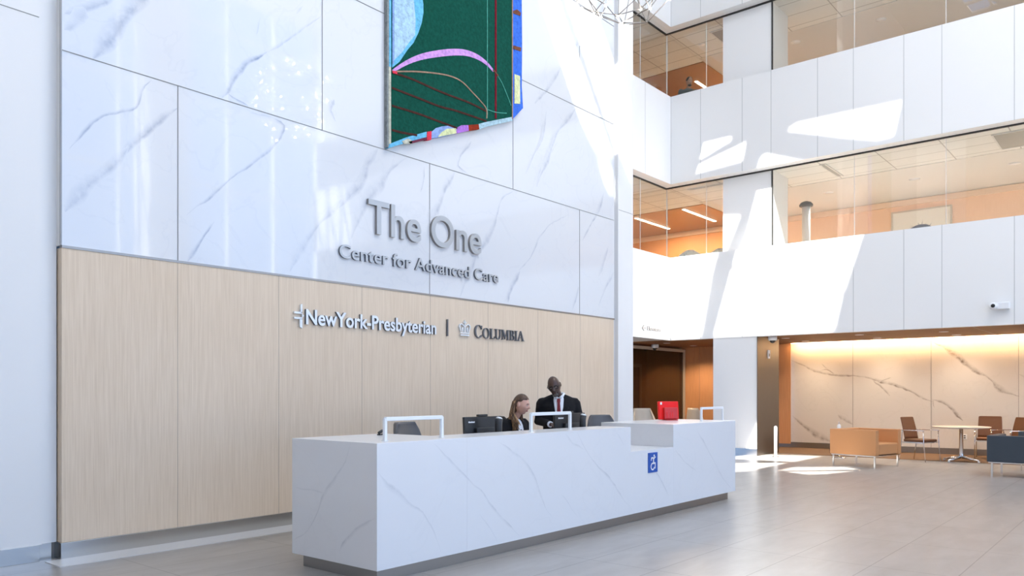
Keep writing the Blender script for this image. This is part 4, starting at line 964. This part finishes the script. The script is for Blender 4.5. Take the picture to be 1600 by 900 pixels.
# arm chairs round it: faces local -y
def side_chair(x, y, rz, label):
    t = thing('side_chair', label, 'chair', (x, y, 0), rz, 'brown leather chairs round the table')
    b = MB('brown_leather'); rows = []
    for i in range(8):
        k = i/7; z = 0.46+0.46*k; yy = 0.20+0.09*k+0.02*k*k; wv = 0.235-0.012*k*k
        rows.append([(math.copysign(abs(math.cos(a))**0.4, math.cos(a))*wv, yy+math.sin(a)*0.022-0.02*math.cos(a)**2, z) for a in [2*PI*j/24 for j in range(24)]])
    b.loft(rows + [[(p[0]*0.9, p[1], p[2]+0.012) for p in rows[-1]]], 'brown_leather').build('backrest', t)
    MB('brown_leather').box(-0.235, 0.235, -0.25, 0.22, 0.41, 0.47, bevel=0.026).build('seat', t)
    for s_ in (-1, 1):
        X = s_*0.265
        MB('chrome').tube([(X, 0.30, 0.0), (X, 0.24, 0.40), (X, 0.22, 0.62), (X, 0.215, 0.655)], 0.010, 'chrome').build('leg', t)
        MB('chrome').tube([(X, -0.30, 0.0), (X, -0.26, 0.40), (X, -0.25, 0.655)], 0.010, 'chrome').build('leg', t)
        MB('chrome').box(X-0.016, X+0.016, -0.27, 0.24, 0.650, 0.664, bevel=0.004).build('armrest', t)
    MB('chrome').box(-0.27, 0.27, -0.235, -0.215, 0.39, 0.408).box(-0.27, 0.27, 0.20, 0.22, 0.39, 0.408).box(-0.275, -0.25, -0.24, 0.22, 0.39, 0.408).box(0.25, 0.275, -0.24, 0.22, 0.39, 0.408).build('seat_frame', t)
side_chair(18.58, 4.14, math.radians(-20), 'brown leather chair left of the round table, turned to it')
side_chair(20.12, 3.08, math.radians(-84), 'brown leather chair behind the round table, its back square to the wall')
side_chair(19.62, 2.60, math.radians(228), 'brown leather chair at the far right, half hidden by the slate sofa')
# side table and dispenser behind the armchair
t = thing('side_table', 'small round side table hidden behind the tan armchair', 'side table', (18.3, 5.72, 0))
MB('table_laminate').lathe([(0.2, 0.53), (0.21, 0.54), (0.21, 0.55), (0.002, 0.55)], (0, 0, 0), 'table_laminate').build('tabletop', t)
MB('chrome').lathe([(0.15, 0.0), (0.15, 0.012), (0.02, 0.02), (0.02, 0.528)], (0, 0, 0), 'chrome').build('pedestal', t)
t = thing('soap_dispenser', 'small pale pump bottle just above the back of the tan armchair', 'bottle', (18.3, 5.72, 0.551))
MB('white_plastic').lathe([(0.04, 0.0), (0.042, 0.16), (0.03, 0.19), (0.012, 0.20)], (0, 0, 0), 'white_plastic').build('bottle', t)
MB('white_plastic').tube([(0, 0, 0.20), (0, 0, 0.25), (-0.03, 0, 0.255)], 0.009, 'white_plastic').build('pump', t)
# high-back cream lounge chairs by the side room
def lounge_chair(x, y, rz, label):
    t = thing('lounge_chair', label, 'lounge chair', (x, y, 0), rz, 'cream lounge chairs')
    b = MB('cream_fabric'); rows = []
    for i in range(12):
        k = i/11; z = 0.36+0.70*k; row = []
        wv = 0.40-0.10*k**3; dp = 0.36-0.14*k
        n = 20; out_ = []; in_ = []
        for j in range(n+1):
            a = PI*j/n; sh = 1-0.12*k
            out_.append((math.cos(a)*wv, 0.0+math.sin(a)*dp*sh+0.10*k, z*(1) if 3 < j < 17 else min(z, 0.36+0.70*k*(0.62+0.38*min(j, n-j)/4))))
            in_.append((math.cos(a)*(wv-0.05), math.sin(a)*(dp-0.05)*sh+0.10*k, out_[-1][2]))
        rows.append(out_+in_[::-1])
    b.loft(rows, 'cream_fabric').build('shell', t)
    MB('cream_fabric').box(-0.33, 0.33, -0.32, 0.25, 0.34, 0.46, bevel=0.04).build('seat', t)
    MB('chrome').tube([(0, 0, 0.03), (0, 0, 0.34)], 0.03, 'chrome').lathe([(0.28, 0.0), (0.28, 0.015), (0.03, 0.035)], (0, 0, 0), 'chrome').build('pedestal', t)
lounge_chair(17.45, 10.15, math.radians(-30), 'cream high-back lounge chair before the dark glass, left of the red terminal')
lounge_chair(19.0, 9.45, math.radians(60), 'cream high-back lounge chair against the timber wall, right of the red terminal')
# two pale high-backed chairs whose rounded tops show above the middle gallery band
def high_chair(x, y, rz, label):
    t = thing('high_back_chair', label, 'chair', (x, y, 3.70), rz, 'pale high-back chairs in the gallery')
    b = MB('pale_print'); rows = []
    for i in range(10):
        k = i/9; z = 0.45+1.02*k; wv = 0.34*math.sqrt(max(0.03, 1-(max(0, k-0.72)/0.29)**2)); dp = 0.05
        rows.append([(math.copysign(abs(math.cos(a))**0.6, math.cos(a))*wv, 0.20+0.10*k+math.sin(a)*dp, z) for a in [2*PI*j/24 for j in range(24)]])
    b.loft(rows, 'pale_print').build('backrest', t)
    MB('pale_print').box(-0.28, 0.28, -0.28, 0.24, 0.38, 0.50, bevel=0.04).build('seat', t)
    for sx in (-1, 1):
        for sy in (-1, 1): MB('chrome').tube([(sx*0.22, sy*0.21, 0.0), (sx*0.22, sy*0.2, 0.38)], 0.013, 'chrome').build('leg', t)
noise_col(mat('pale_print', (0.8, 0.8, 0.8), 0.8), (0.45, 0.58, 0.66), (0.86, 0.87, 0.86), 14, (1, 1, 1), 3, 0.5, 0.38, 0.46)
high_chair(18.55, 9.50, -1.1, 'pale patterned high chair back showing above the middle gallery band, left one')
high_chair(18.85, 8.80, -1.1, 'pale patterned high chair back showing above the middle gallery band, right one by the column')
# ------------------------------------------------------------------ people
def head_fn(hw=0.076, hd=0.098, hh=0.118, nose=1.0, jaw=1.0):
    def fn(u, v):
        x, y, z = u.x*hw, u.y*hd, u.z*hh
        t = u.z
        if t < 0:
            x *= 1-0.34*jaw*t*t; 
            if u.y > 0: y *= 1-0.45*t*t
            else: y *= 1-0.02*t*t
            if u.y < 0: z *= 1.02
        fr = max(0.0, -u.y)
        g = lambda cx, cz, sx, sz: math.exp(-((u.x-cx)/sx)**2-((u.z-cz)/sz)**2)*(fr > 0)
        y -= 0.028*nose*g(0, -0.20, 0.13, 0.12) + 0.016*nose*g(0, -0.02, 0.09, 0.18)
        y += 0.012*(g(0.36, 0.06, 0.17, 0.11)+g(-0.36, 0.06, 0.17, 0.11))
        y -= 0.007*g(0, 0.24, 0.55, 0.10)
        y -= 0.009*g(0, -0.50, 0.26, 0.09); y += 0.006*g(0, -0.66, 0.3, 0.06); y -= 0.010*g(0, -0.84, 0.28, 0.14)
        x += math.copysign(0.005, u.x)*math.exp(-((u.z+0.15)/0.22)**2)*fr
        return Vector((x, y, z))
    return fn
def capsule(b, pts, rs, m, seg=12):
    P = [Vector(p) for p in pts]; d0 = (P[1]-P[0]).normalized(); d1 = (P[-1]-P[-2]).normalized()
    Q = [P[0]-d0*rs[0]*0.98, P[0]-d0*rs[0]*0.7] + P + [P[-1]+d1*rs[-1]*0.7, P[-1]+d1*rs[-1]*0.98]
    R_ = [rs[0]*0.15, rs[0]*0.7] + list(rs) + [rs[-1]*0.7, rs[-1]*0.15]
    b.tube(Q, R_, m, seg=seg)
def torso_rings(rows, n=28):
    """rows: (z, halfwidth, halfdepth, y-offset, x-offset)"""
    out = []
    for z, a, d, yo, xo in rows:
        out.append([(xo+math.copysign(abs(math.cos(t))**0.85, math.cos(t))*a, yo+math.copysign(abs(math.sin(t))**0.85, math.sin(t))*d, z) for t in [2*PI*k/n for k in range(n)]])
    return out
def remesh(o, v=0.007, sm=4, f=0.6):
    mod(o, 'REMESH', mode='VOXEL', voxel_size=v, use_smooth_shade=True)
    mod(o, 'SMOOTH', factor=f, iterations=sm)
def hand(b, wrist, d, side, m, palm_n=Vector((0, 0, -1)), curl=0.5, s=1.0):
    """palm and five separate fingers; d = pointing direction, side = +1/-1 thumb side along d x palm_n"""
    d = Vector(d).normalized(); n = Vector(palm_n).normalized(); n = (n - d*n.dot(d)).normalized(); t = d.cross(n)*side
    W = Vector(wrist)
    b.ell(W+d*0.048*s, (0.040*s, 0.014*s, 0.050*s), m, rot=Matrix((t, n, d)).transposed(), seg=14, rings=10)
    for k, (off, ln) in enumerate(((0.028, 0.070), (0.010, 0.078), (-0.009, 0.072), (-0.027, 0.056))):
        p0 = W+d*0.082*s+t*off*s; a = curl*(0.9+0.12*k)
        d1 = (d*math.cos(a*0.6)+n*math.sin(a*0.6)); d2 = (d*math.cos(a*1.4)+n*math.sin(a*1.4)); d3 = (d*math.cos(a*2.1)+n*math.sin(a*2.1))
        p1 = p0+d1*ln*0.45*s; p2 = p1+d2*ln*0.32*s; p3 = p2+d3*ln*0.23*s
        capsule(b, [p0-d*0.015*s, p0, p1, p2, p3], [0.0095*s, 0.0095*s, 0.0088*s, 0.0080*s, 0.0070*s], m, 10)
    q0 = W+d*0.018*s+t*0.026*s; q1 = q0+(d*0.6+t*0.8+n*0.2).normalized()*0.035*s; q2 = q1+(d*0.85+t*0.35+n*0.4).normalized()*0.030*s; q3 = q2+(d*0.9+n*0.5).normalized()*0.02*s
    capsule(b, [q0, q1, q2, q3], [0.013*s, 0.011*s, 0.0095*s, 0.008*s], m, 10)
def surf_strip(rows, off, m, name, parent, RT, th=0.004):
    """panel lying on the torso front: rows of (z, x_left, x_right, yfun)"""
    b = MB(m); G = []
    for z, xl, xr, yf in rows:
        G.append([(xl+(xr-xl)*k/6, z) + (yf(xl+(xr-xl)*k/6, z),) for k in range(7)])
    F_ = [[b.bm.verts.new((x, y-off, z)) for x, z, y in r] for r in G]; B_ = [[b.bm.verts.new((x, y-off+th+0.02, z)) for x, z, y in r] for r in G]
    for i in range(len(G)-1):
        for k in range(6):
            for A_ in (F_, B_):
                f = b.bm.faces.new([A_[i][k], A_[i][k+1], A_[i+1][k+1], A_[i+1][k]]); f.smooth = True
        for k in (0, 6): b.bm.faces.new([F_[i][k], F_[i+1][k], B_[i+1][k], B_[i][k]])
    for i in (0, len(G)-1):
        for k in range(6): b.bm.faces.new([F_[i][k], F_[i][k+1], B_[i][k+1], B_[i][k]])
    b.tri(RT); return b.build(name, parent)
def face_parts(root, HM, hw, hd, hh, brow_m, lip_m, eye=(0.36, 0.04), blink=0.6):
    for s_ in (-1, 1):
        ex, ez = s_*eye[0]*hw*1.02, eye[1]*hh
        e = MB('eye_white').ell((ex, -hd*0.862, ez), (0.0115, 0.008, 0.0048*blink*1.6), 'eye_white', seg=12, rings=8).tri(HM).build('eye', root)
        MB('eye_dark').ell((ex, -hd*0.862-0.0050, ez-0.001), (0.0060, 0.0040, 0.0058*blink*1.3), 'eye_dark', seg=10, rings=6).tri(HM).build('pupil', e)
        MB(brow_m).tube([(ex-s_*0.014, -hd*0.955, ez+0.018), (ex, -hd*0.952, ez+0.022), (ex+s_*0.017, -hd*0.88, ez+0.017)], [0.003, 0.0035, 0.002], brow_m, seg=6).tri(HM).build('eyebrow', root)
    MB(lip_m).ell((0, -hd*0.885, -0.50*hh), (0.023, 0.010, 0.0038), lip_m, seg=14, rings=8).ell((0, -hd*0.875, -0.56*hh), (0.019, 0.010, 0.0045), lip_m, seg=14, rings=8).tri(HM).build('lips', root)

# ---- the standing man. local frame: faces -y, +x is his left
man = thing('person', 'standing bald man in a dark suit with a red tie, head bowed', 'person', (8.07, 5.96, 0), math.radians(-52))
HM = Matrix.Translation((-0.055, -0.11, 1.545)) @ Matrix.Rotation(math.radians(-13), 4, 'Z') @ Matrix.Rotation(math.radians(13), 4, 'Y') @ Matrix.Rotation(math.radians(22), 4, 'X')
HM = Matrix.Translation((-0.055, -0.11, 1.545)) @ Matrix.Rotation(math.radians(-12), 4, 'Z') @ Matrix.Rotation(math.radians(-14), 4, 'Y') @ Matrix.Rotation(math.radians(20), 4, 'X')
b = MB('skin_dark')
h = MB('skin_dark'); h.ell((0, 0, 0), (1, 1, 1), 'skin_dark', seg=44, rings=34, fn=head_fn(0.079, 0.100, 0.122, 1.15, 0.9))
for s_ in (-1, 1): h.ell((s_*0.081, 0.012, -0.004), (0.010, 0.018, 0.031), 'skin_dark', seg=12, rings=8)
h.tri(HM)
me_ = bpy.data.meshes.new('tmp'); h.bm.to_mesh(me_); b.bm.from_mesh(me_); h.bm.free()
capsule(b, [(0.0, 0.03, 1.34), (-0.01, 0.0, 1.42), (-0.04, -0.06, 1.49)], [0.062, 0.058, 0.058], 'skin_dark', 18)
b.loft(torso_rings([(0.90, 0.15, 0.10, 0.03, 0), (1.10, 0.14, 0.10, 0.02, 0), (1.28, 0.16, 0.10, 0.02, 0), (1.36, 0.10, 0.07, 0.03, 0)]), 'skin_dark')
AR = [(-0.195, 0.03, 1.33), (-0.255, 0.02, 1.10), (-0.10, -0.235, 1.065)]
AL = [(0.195, 0.03, 1.33), (0.275, 0.03, 1.10), (0.24, -0.20, 0.99)]
for A_ in (AR, AL): capsule(b, A_, [0.045, 0.036, 0.026], 'skin_dark')
hand(b, (-0.095, -0.238, 1.068), (0.80, -0.45, 0.10), -1, 'skin_dark', (0.2, 0.4, -1), 0.85, 1.0)
hand(b, (0.24, -0.215, 0.985), (-0.45, -0.8, -0.45), 1, 'skin_dark', (0, 0.2, -1), 0.5, 0.95)
for s_ in (-1, 1): capsule(b, [(s_*0.09, 0.03, 0.92), (s_*0.10, 0.0, 0.50), (s_*0.11, 0.04, 0.10)], [0.07, 0.05, 0.035], 'skin_dark')
body = b.build('body', man); remesh(body, 0.0055, 3, 0.5)
face_parts(man, HM, 0.079, 0.100, 0.122, 'black_hair', 'lips_dark', blink=0.35)
b = MB('glasses_black')
for s_ in (-1, 1):
    c_ = Vector((s_*0.033, -0.103, 0.004)); ptl = [c_+Vector((0.026*math.copysign(abs(math.cos(a))**0.6, math.cos(a)), 0.006*abs(math.cos(a)), 0.019*math.copysign(abs(math.sin(a))**0.6, math.sin(a)))) for a in [2*PI*k/16 for k in range(17)]]
    b.tube(ptl, 0.0042, 'glasses_black', seg=6, cap=False)
    b.tube([(s_*0.060, -0.100, 0.010), (s_*0.084, -0.06, 0.012), (s_*0.088, 0.015, 0.004)], 0.0034, 'glasses_black', seg=6)
b.tube([(-0.008, -0.108, 0.008), (0.008, -0.108, 0.008)], 0.003, 'glasses_black', seg=6)
gl = b.tri(HM).build('glasses', man)
b = MB('beard_grey').ell((0, -0.083, -0.098), (0.036, 0.020, 0.024), 'beard_grey', seg=16, rings=10)
b.tube([(-0.030, -0.095, -0.056), (0, -0.108, -0.046), (0.030, -0.095, -0.056)], [0.0035, 0.005, 0.0035], 'beard_grey', seg=6)
b.tri(HM).build('goatee', man)
jr = [(0.80, 0.205, 0.13, 0.03, 0), (0.95, 0.195, 0.135, 0.02, 0), (1.08, 0.195, 0.135, 0.01, 0), (1.20, 0.215, 0.14, 0.01, 0), (1.29, 0.235, 0.135, 0.02, 0), (1.345, 0.235, 0.115, 0.03, 0), (1.385, 0.205, 0.095, 0.035, 0), (1.418, 0.135, 0.075, 0.035, 0), (1.44, 0.078, 0.062, 0.03, 0)]
b = MB('black_suit').loft(torso_rings(jr), 'black_suit')
for A_ in (AR, AL):
    e = Vector(A_[1]).lerp(Vector(A_[2]), 0.86); capsule(b, [Vector(A_[0])+Vector((0.01*(1 if A_[0][0] > 0 else -1), 0, -0.01)), Vector(A_[0]).lerp(Vector(A_[1]), 0.5), A_[1], e], [0.078, 0.068, 0.060, 0.046], 'black_suit', 16)
jk = b.build('jacket', man); remesh(jk, 0.009, 6, 0.6)
def yfront(x, z):
    for i in range(len(jr)-1):
        if jr[i][0] <= z <= jr[i+1][0]:
            k = (z-jr[i][0])/(jr[i+1][0]-jr[i][0]); a = jr[i][1]+(jr[i+1][1]-jr[i][1])*k; d = jr[i][2]+(jr[i+1][2]-jr[i][2])*k; yo = jr[i][3]+(jr[i+1][3]-jr[i][3])*k
            break
    else: a, d, yo = jr[-1][1:4]
    c_ = min(0.98, abs(x)/a)**(1/0.85); return yo - d*math.sqrt(max(0, 1-c_*c_))**0.85
I4 = Matrix.Identity(4)
surf_strip([(1.06, -0.004, 0.012, yfront), (1.12, -0.022, 0.030, yfront), (1.20, -0.042, 0.048, yfront), (1.28, -0.058, 0.062, yfront), (1.36, -0.064, 0.068, yfront), (1.405, -0.058, 0.062, yfront)], 0.004, 'white_shirt', 'shirt_front', man, I4)
surf_strip([(1.06, -0.002, 0.008, yfront), (1.10, -0.016, 0.022, yfront), (1.20, -0.022, 0.026, yfront), (1.33, -0.014, 0.018, yfront), (1.352, -0.020, 0.024, yfront), (1.378, -0.017, 0.021, yfront), (1.385, -0.010, 0.014, yfront)], 0.022, 'red_tie', 'tie', man, I4)
for s_ in (-1, 1):
    surf_strip([(1.05, 0.0, s_*0.02+0.004, yfront), (1.12, s_*0.026+0.003, s_*0.062+0.003, yfront), (1.22, s_*0.046+0.003, s_*0.100+0.003, yfront), (1.275, s_*0.056+0.003, s_*0.125+0.003, yfront), (1.285, s_*0.058+0.003, s_*0.100+0.003, yfront), (1.38, s_*0.066, s_*0.098, yfront), (1.42, s_*0.060, s_*0.082, lambda x, z: 0.0)], 0.008, 'black_suit', 'lapel', man, I4)
    MB('white_shirt').tube([(s_*0.012, -0.075, 1.388), (s_*0.052, -0.045, 1.418), (s_*0.072, 0.02, 1.440), (s_*0.05, 0.085, 1.452), (0, 0.10, 1.455)], [0.014, 0.017, 0.016, 0.014, 0.014], 'white_shirt', seg=8).build('collar', man)
for A_ in (AR, AL):
    p0 = Vector(A_[1]).lerp(Vector(A_[2]), 0.90); p1 = Vector(A_[1]).lerp(Vector(A_[2]), 1.0); MB('white_shirt').tube([p0, p1], 0.038, 'white_shirt', seg=16).build('shirt_cuff', man)
b = MB('black_suit').loft(torso_rings([(0.80, 0.17, 0.12, 0.03, 0), (0.92, 0.175, 0.125, 0.03, 0), (1.0, 0.16, 0.115, 0.03, 0)]), 'black_suit')
for s_ in (-1, 1): capsule(b, [(s_*0.09, 0.03, 0.86), (s_*0.10, 0.0, 0.50), (s_*0.11, 0.04, 0.10)], [0.10, 0.078, 0.066], 'black_suit', 16)
remesh(b.build('trousers', man), 0.012, 4)
for s_ in (-1, 1): MB('glasses_black').ell((s_*0.115, -0.02, 0.042), (0.05, 0.145, 0.042), 'glasses_black').build('shoe', man)

# ---- the seated woman
wom = thing('person', 'seated woman in profile with long light hair and a black jacket', 'person', (7.13, 5.90, 0), math.radians(-8))
HW = Matrix.Translation((0.015, -0.10, 1.318)) @ Matrix.Rotation(math.radians(28), 4, 'Z') @ Matrix.Rotation(math.radians(10), 4, 'X')
b = MB('skin_fair'); h = MB('skin_fair'); h.ell((0, 0, 0), (1, 1, 1), 'skin_fair', seg=44, rings=34, fn=head_fn(0.071, 0.092, 0.112, 0.95, 1.0))
for s_ in (-1, 1): h.ell((s_*0.076, 0.012, -0.004), (0.010, 0.017, 0.029), 'skin_fair', seg=12, rings=8)
h.tri(HW); me_ = bpy.data.meshes.new('tmp'); h.bm.to_mesh(me_); b.bm.from_mesh(me_); h.bm.free()
capsule(b, [(0.0, 0.02, 1.10), (0.0, -0.01, 1.17), (0.012, -0.065, 1.255)], [0.052, 0.046, 0.046], 'skin_fair', 18)
b.loft(torso_rings([(0.62, 0.13, 0.09, 0.03, 0), (0.85, 0.12, 0.085, 0.02, 0), (1.02, 0.13, 0.09, 0.01, 0), (1.12, 0.09, 0.06, 0.02, 0)]), 'skin_fair')
WR = [(-0.16, 0.02, 1.095), (-0.20, -0.03, 0.86), (-0.09, -0.25, 0.79)]
WLm = [(0.16, 0.02, 1.095), (0.22, -0.05, 0.87), (0.12, -0.27, 0.79)]
for A_ in (WR, WLm): capsule(b, A_, [0.038, 0.031, 0.022], 'skin_fair')
hand(b, (-0.09, -0.262, 0.788), (0.25, -0.95, -0.12), -1, 'skin_fair', (0, 0, -1), 0.35, 0.85)
hand(b, (0.12, -0.282, 0.788), (-0.25, -0.95, -0.12), 1, 'skin_fair', (0, 0, -1), 0.35, 0.85)
for s_ in (-1, 1): capsule(b, [(s_*0.09, 0.02, 0.60), (s_*0.10, -0.32, 0.60), (s_*0.10, -0.36, 0.12)], [0.075, 0.055, 0.035], 'skin_fair')
remesh(b.build('body', wom), 0.0055, 3, 0.5)
face_parts(wom, HW, 0.071, 0.092, 0.112, 'brown_hair', 'lips', blink=0.5)
# hair: cap over the skull, then long locks falling to the chest
hr = MB('brown_hair')
def hair_fn(u, v):
    k = 1.0
    face = max(0.0, -u.y)
    r_ = Vector((u.x*0.081, u.y*0.103+0.006, u.z*0.124+0.004))
    if u.y < 0.32 and u.z < 0.26: r_ = r_*0.70
    elif face > 0.15 and u.z < 0.62-0.25*(1-face):
        sh = min(1, (face-0.15)*4); r_ = r_*(1-0.30*sh)
    return r_
hr.ell((0, 0, 0), (1, 1, 1), 'brown_hair', seg=36, rings=26, fn=hair_fn)
hr.tri(HW); hr.build('hair', wom)
hr = MB('blonde_hair', 'brown_hair'); rh = random.Random(5)
for i in range(340):
    a = rh.uniform(0.02, 0.83)*PI; ca, sa = math.cos(a), math.sin(a)
    top = HW @ Vector((ca*0.050, sa*0.070+0.004, 0.070+rh.uniform(-0.03, 0.015))); mid = HW @ Vector((ca*(0.077+rh.uniform(0, 0.007)), sa*0.101+0.008, rh.uniform(-0.02, 0.02)))
    low = HW @ Vector((ca*(0.080+rh.uniform(-0.008, 0.010)), sa*0.098+0.012+rh.uniform(-0.02, 0.01), -0.105)); 
    dirx = Vector((low.x, low.y, 0)) - Vector((0.02, -0.02, 0))
    fin = Vector((low.x+dirx.x*0.25+rh.uniform(-0.015, 0.015)-(0.012 if ca < -0.5 else 0), low.y+dirx.y*0.15-(rh.uniform(0.06, 0.15) if ca < -0.45 else 0.0)+rh.uniform(-0.015, 0.015), 1.06+rh.uniform(-0.05, 0.05)))
    hr.tube([top, mid, low, low.lerp(fin, 0.55)+Vector((rh.uniform(-.008, .008), 0, 0)), fin], [0.006, 0.0075, 0.0075, 0.006, 0.002], 'blonde_hair' if rh.random() < 0.7 else 'brown_hair', seg=6)
hr.build('long_hair', wom)
wr = [(0.62, 0.17, 0.12, 0.03, 0), (0.78, 0.155, 0.11, 0.02, 0), (0.92, 0.165, 0.12, 0.01, 0), (1.02, 0.18, 0.125, 0.01, 0), (1.09, 0.185, 0.10, 0.02, 0), (1.13, 0.15, 0.08, 0.02, 0), (1.155, 0.09, 0.06, 0.02, 0), (1.175, 0.064, 0.052, 0.015, 0)]
b = MB('black_suit').loft(torso_rings(wr), 'black_suit')
for A_ in (WR, WLm):
    e = Vector(A_[1]).lerp(Vector(A_[2]), 0.88); capsule(b, [A_[0], Vector(A_[0]).lerp(Vector(A_[1]), 0.5), A_[1], e], [0.066, 0.058, 0.050, 0.038], 'black_suit', 16)
remesh(b.build('jacket', wom), 0.009, 6, 0.6)
jr_m, jr = jr, wr
surf_strip([(0.86, -0.004, 0.010, yfront), (0.93, -0.030, 0.034, yfront), (1.0, -0.044, 0.046, yfront), (1.08, -0.046, 0.048, yfront), (1.12, -0.040, 0.042, yfront), (1.15, -0.03, 0.032, yfront)], 0.006, 'white_shirt', 'blouse_front', wom, I4)
for s_ in (-1, 1):
    surf_strip([(0.85, 0.0, s_*0.02, yfront), (0.93, s_*0.034, s_*0.068, yfront), (1.02, s_*0.048, s_*0.090, yfront), (1.10, s_*0.05, s_*0.080, yfront)], 0.010, 'black_suit', 'lapel', wom, I4)
jr = jr_m
MB('white_plastic').box(-0.11, -0.06, -0.135, -0.128, 0.935, 0.965).build('name_badge', wom)
b = MB('black_suit').loft(torso_rings([(0.545, 0.18, 0.14, 0.0, 0), (0.62, 0.18, 0.14, 0.02, 0), (0.72, 0.16, 0.12, 0.03, 0)]), 'black_suit')
for s_ in (-1, 1): capsule(b, [(s_*0.09, 0.02, 0.625), (s_*0.10, -0.32, 0.60), (s_*0.10, -0.36, 0.14)], [0.092, 0.072, 0.055], 'black_suit', 16)
remesh(b.build('trousers', wom), 0.012, 4)
for s_ in (-1, 1): MB('glasses_black').ell((s_*0.10, -0.42, 0.038), (0.042, 0.125, 0.038), 'glasses_black').build('shoe', wom)

# ---- the man on the top gallery, seen through the glass
up = thing('person', 'dark-haired man in a grey shirt behind the top gallery glass', 'person', (18.28, 9.40, 7.70), math.radians(-48))
HU = Matrix.Translation((0.0, -0.05, 1.615)) @ Matrix.Rotation(math.radians(10), 4, 'Z') @ Matrix.Rotation(math.radians(12), 4, 'X')
b = MB('skin_olive'); h = MB('skin_olive'); h.ell((0, 0, 0), (1, 1, 1), 'skin_olive', seg=36, rings=26, fn=head_fn())
for s_ in (-1, 1): h.ell((s_*0.078, 0.012, -0.004), (0.010, 0.018, 0.029), 'skin_olive', seg=10, rings=8)
h.tri(HU); me_ = bpy.data.meshes.new('tmp'); h.bm.to_mesh(me_); b.bm.from_mesh(me_); h.bm.free()
capsule(b, [(0, 0.03, 1.40), (0, 0.0, 1.52)], [0.058, 0.056], 'skin_olive', 16)
b.loft(torso_rings([(0.9, 0.15, 0.10, 0.03, 0), (1.2, 0.15, 0.10, 0.02, 0), (1.4, 0.10, 0.07, 0.03, 0)]), 'skin_olive')
UA = [[(s_*0.19, 0.03, 1.39), (s_*0.24, 0.03, 1.12), (s_*0.14, -0.17, 1.06)] for s_ in (-1, 1)]
for A_ in UA:
    capsule(b, A_, [0.045, 0.036, 0.027], 'skin_olive'); hand(b, Vector(A_[2])+Vector((0, -0.01, 0)), (-0.1*A_[0][0], -1, -0.2), 1 if A_[0][0] > 0 else -1, 'skin_olive', (0, 0, -1), 0.5, 0.9)
for s_ in (-1, 1): capsule(b, [(s_*0.09, 0.03, 0.92), (s_*0.10, 0.0, 0.50), (s_*0.11, 0.04, 0.10)], [0.07, 0.05, 0.035], 'skin_olive')
remesh(b.build('body', up), 0.007, 3, 0.5)
face_parts(up, HU, 0.076, 0.098, 0.118, 'black_hair', 'lips_dark', blink=0.5)
MB('black_hair').ell((0, 0.008, 0.022), (0.083, 0.098, 0.105), 'black_hair', seg=24, rings=16, fn=lambda u, v: Vector((v.x, v.y*(0.90 if u.y < 0 else 1), v.z if u.z > 0 else v.z*0.5))).tri(HU).build('hair', up)
MB('black_hair').ell((0, -0.047, -0.088), (0.050, 0.043, 0.026), 'black_hair', seg=20, rings=12).tri(HU).build('beard', up)
b = MB('charcoal_cloth').loft(torso_rings([(0.85, 0.18, 0.12, 0.03, 0), (1.10, 0.175, 0.12, 0.02, 0), (1.30, 0.21, 0.125, 0.02, 0), (1.39, 0.21, 0.11, 0.03, 0), (1.43, 0.15, 0.085, 0.03, 0), (1.47, 0.07, 0.06, 0.03, 0)]), 'charcoal_cloth')
for A_ in UA: capsule(b, [A_[0], Vector(A_[0]).lerp(Vector(A_[1]), 0.5), A_[1], Vector(A_[1]).lerp(Vector(A_[2]), 0.9)], [0.072, 0.06, 0.052, 0.042], 'charcoal_cloth', 14)
remesh(b.build('shirt', up), 0.010, 5)
b = MB('black_suit').loft(torso_rings([(0.80, 0.17, 0.12, 0.03, 0), (0.92, 0.175, 0.125, 0.03, 0), (1.0, 0.16, 0.11, 0.03, 0)]), 'black_suit')
for s_ in (-1, 1): capsule(b, [(s_*0.09, 0.03, 0.86), (s_*0.10, 0.0, 0.50), (s_*0.11, 0.04, 0.10)], [0.10, 0.078, 0.062], 'black_suit', 14)
remesh(b.build('trousers', up), 0.014, 3)
for s_ in (-1, 1): MB('glasses_black').ell((s_*0.115, -0.02, 0.042), (0.05, 0.14, 0.042), 'glasses_black').build('shoe', up)
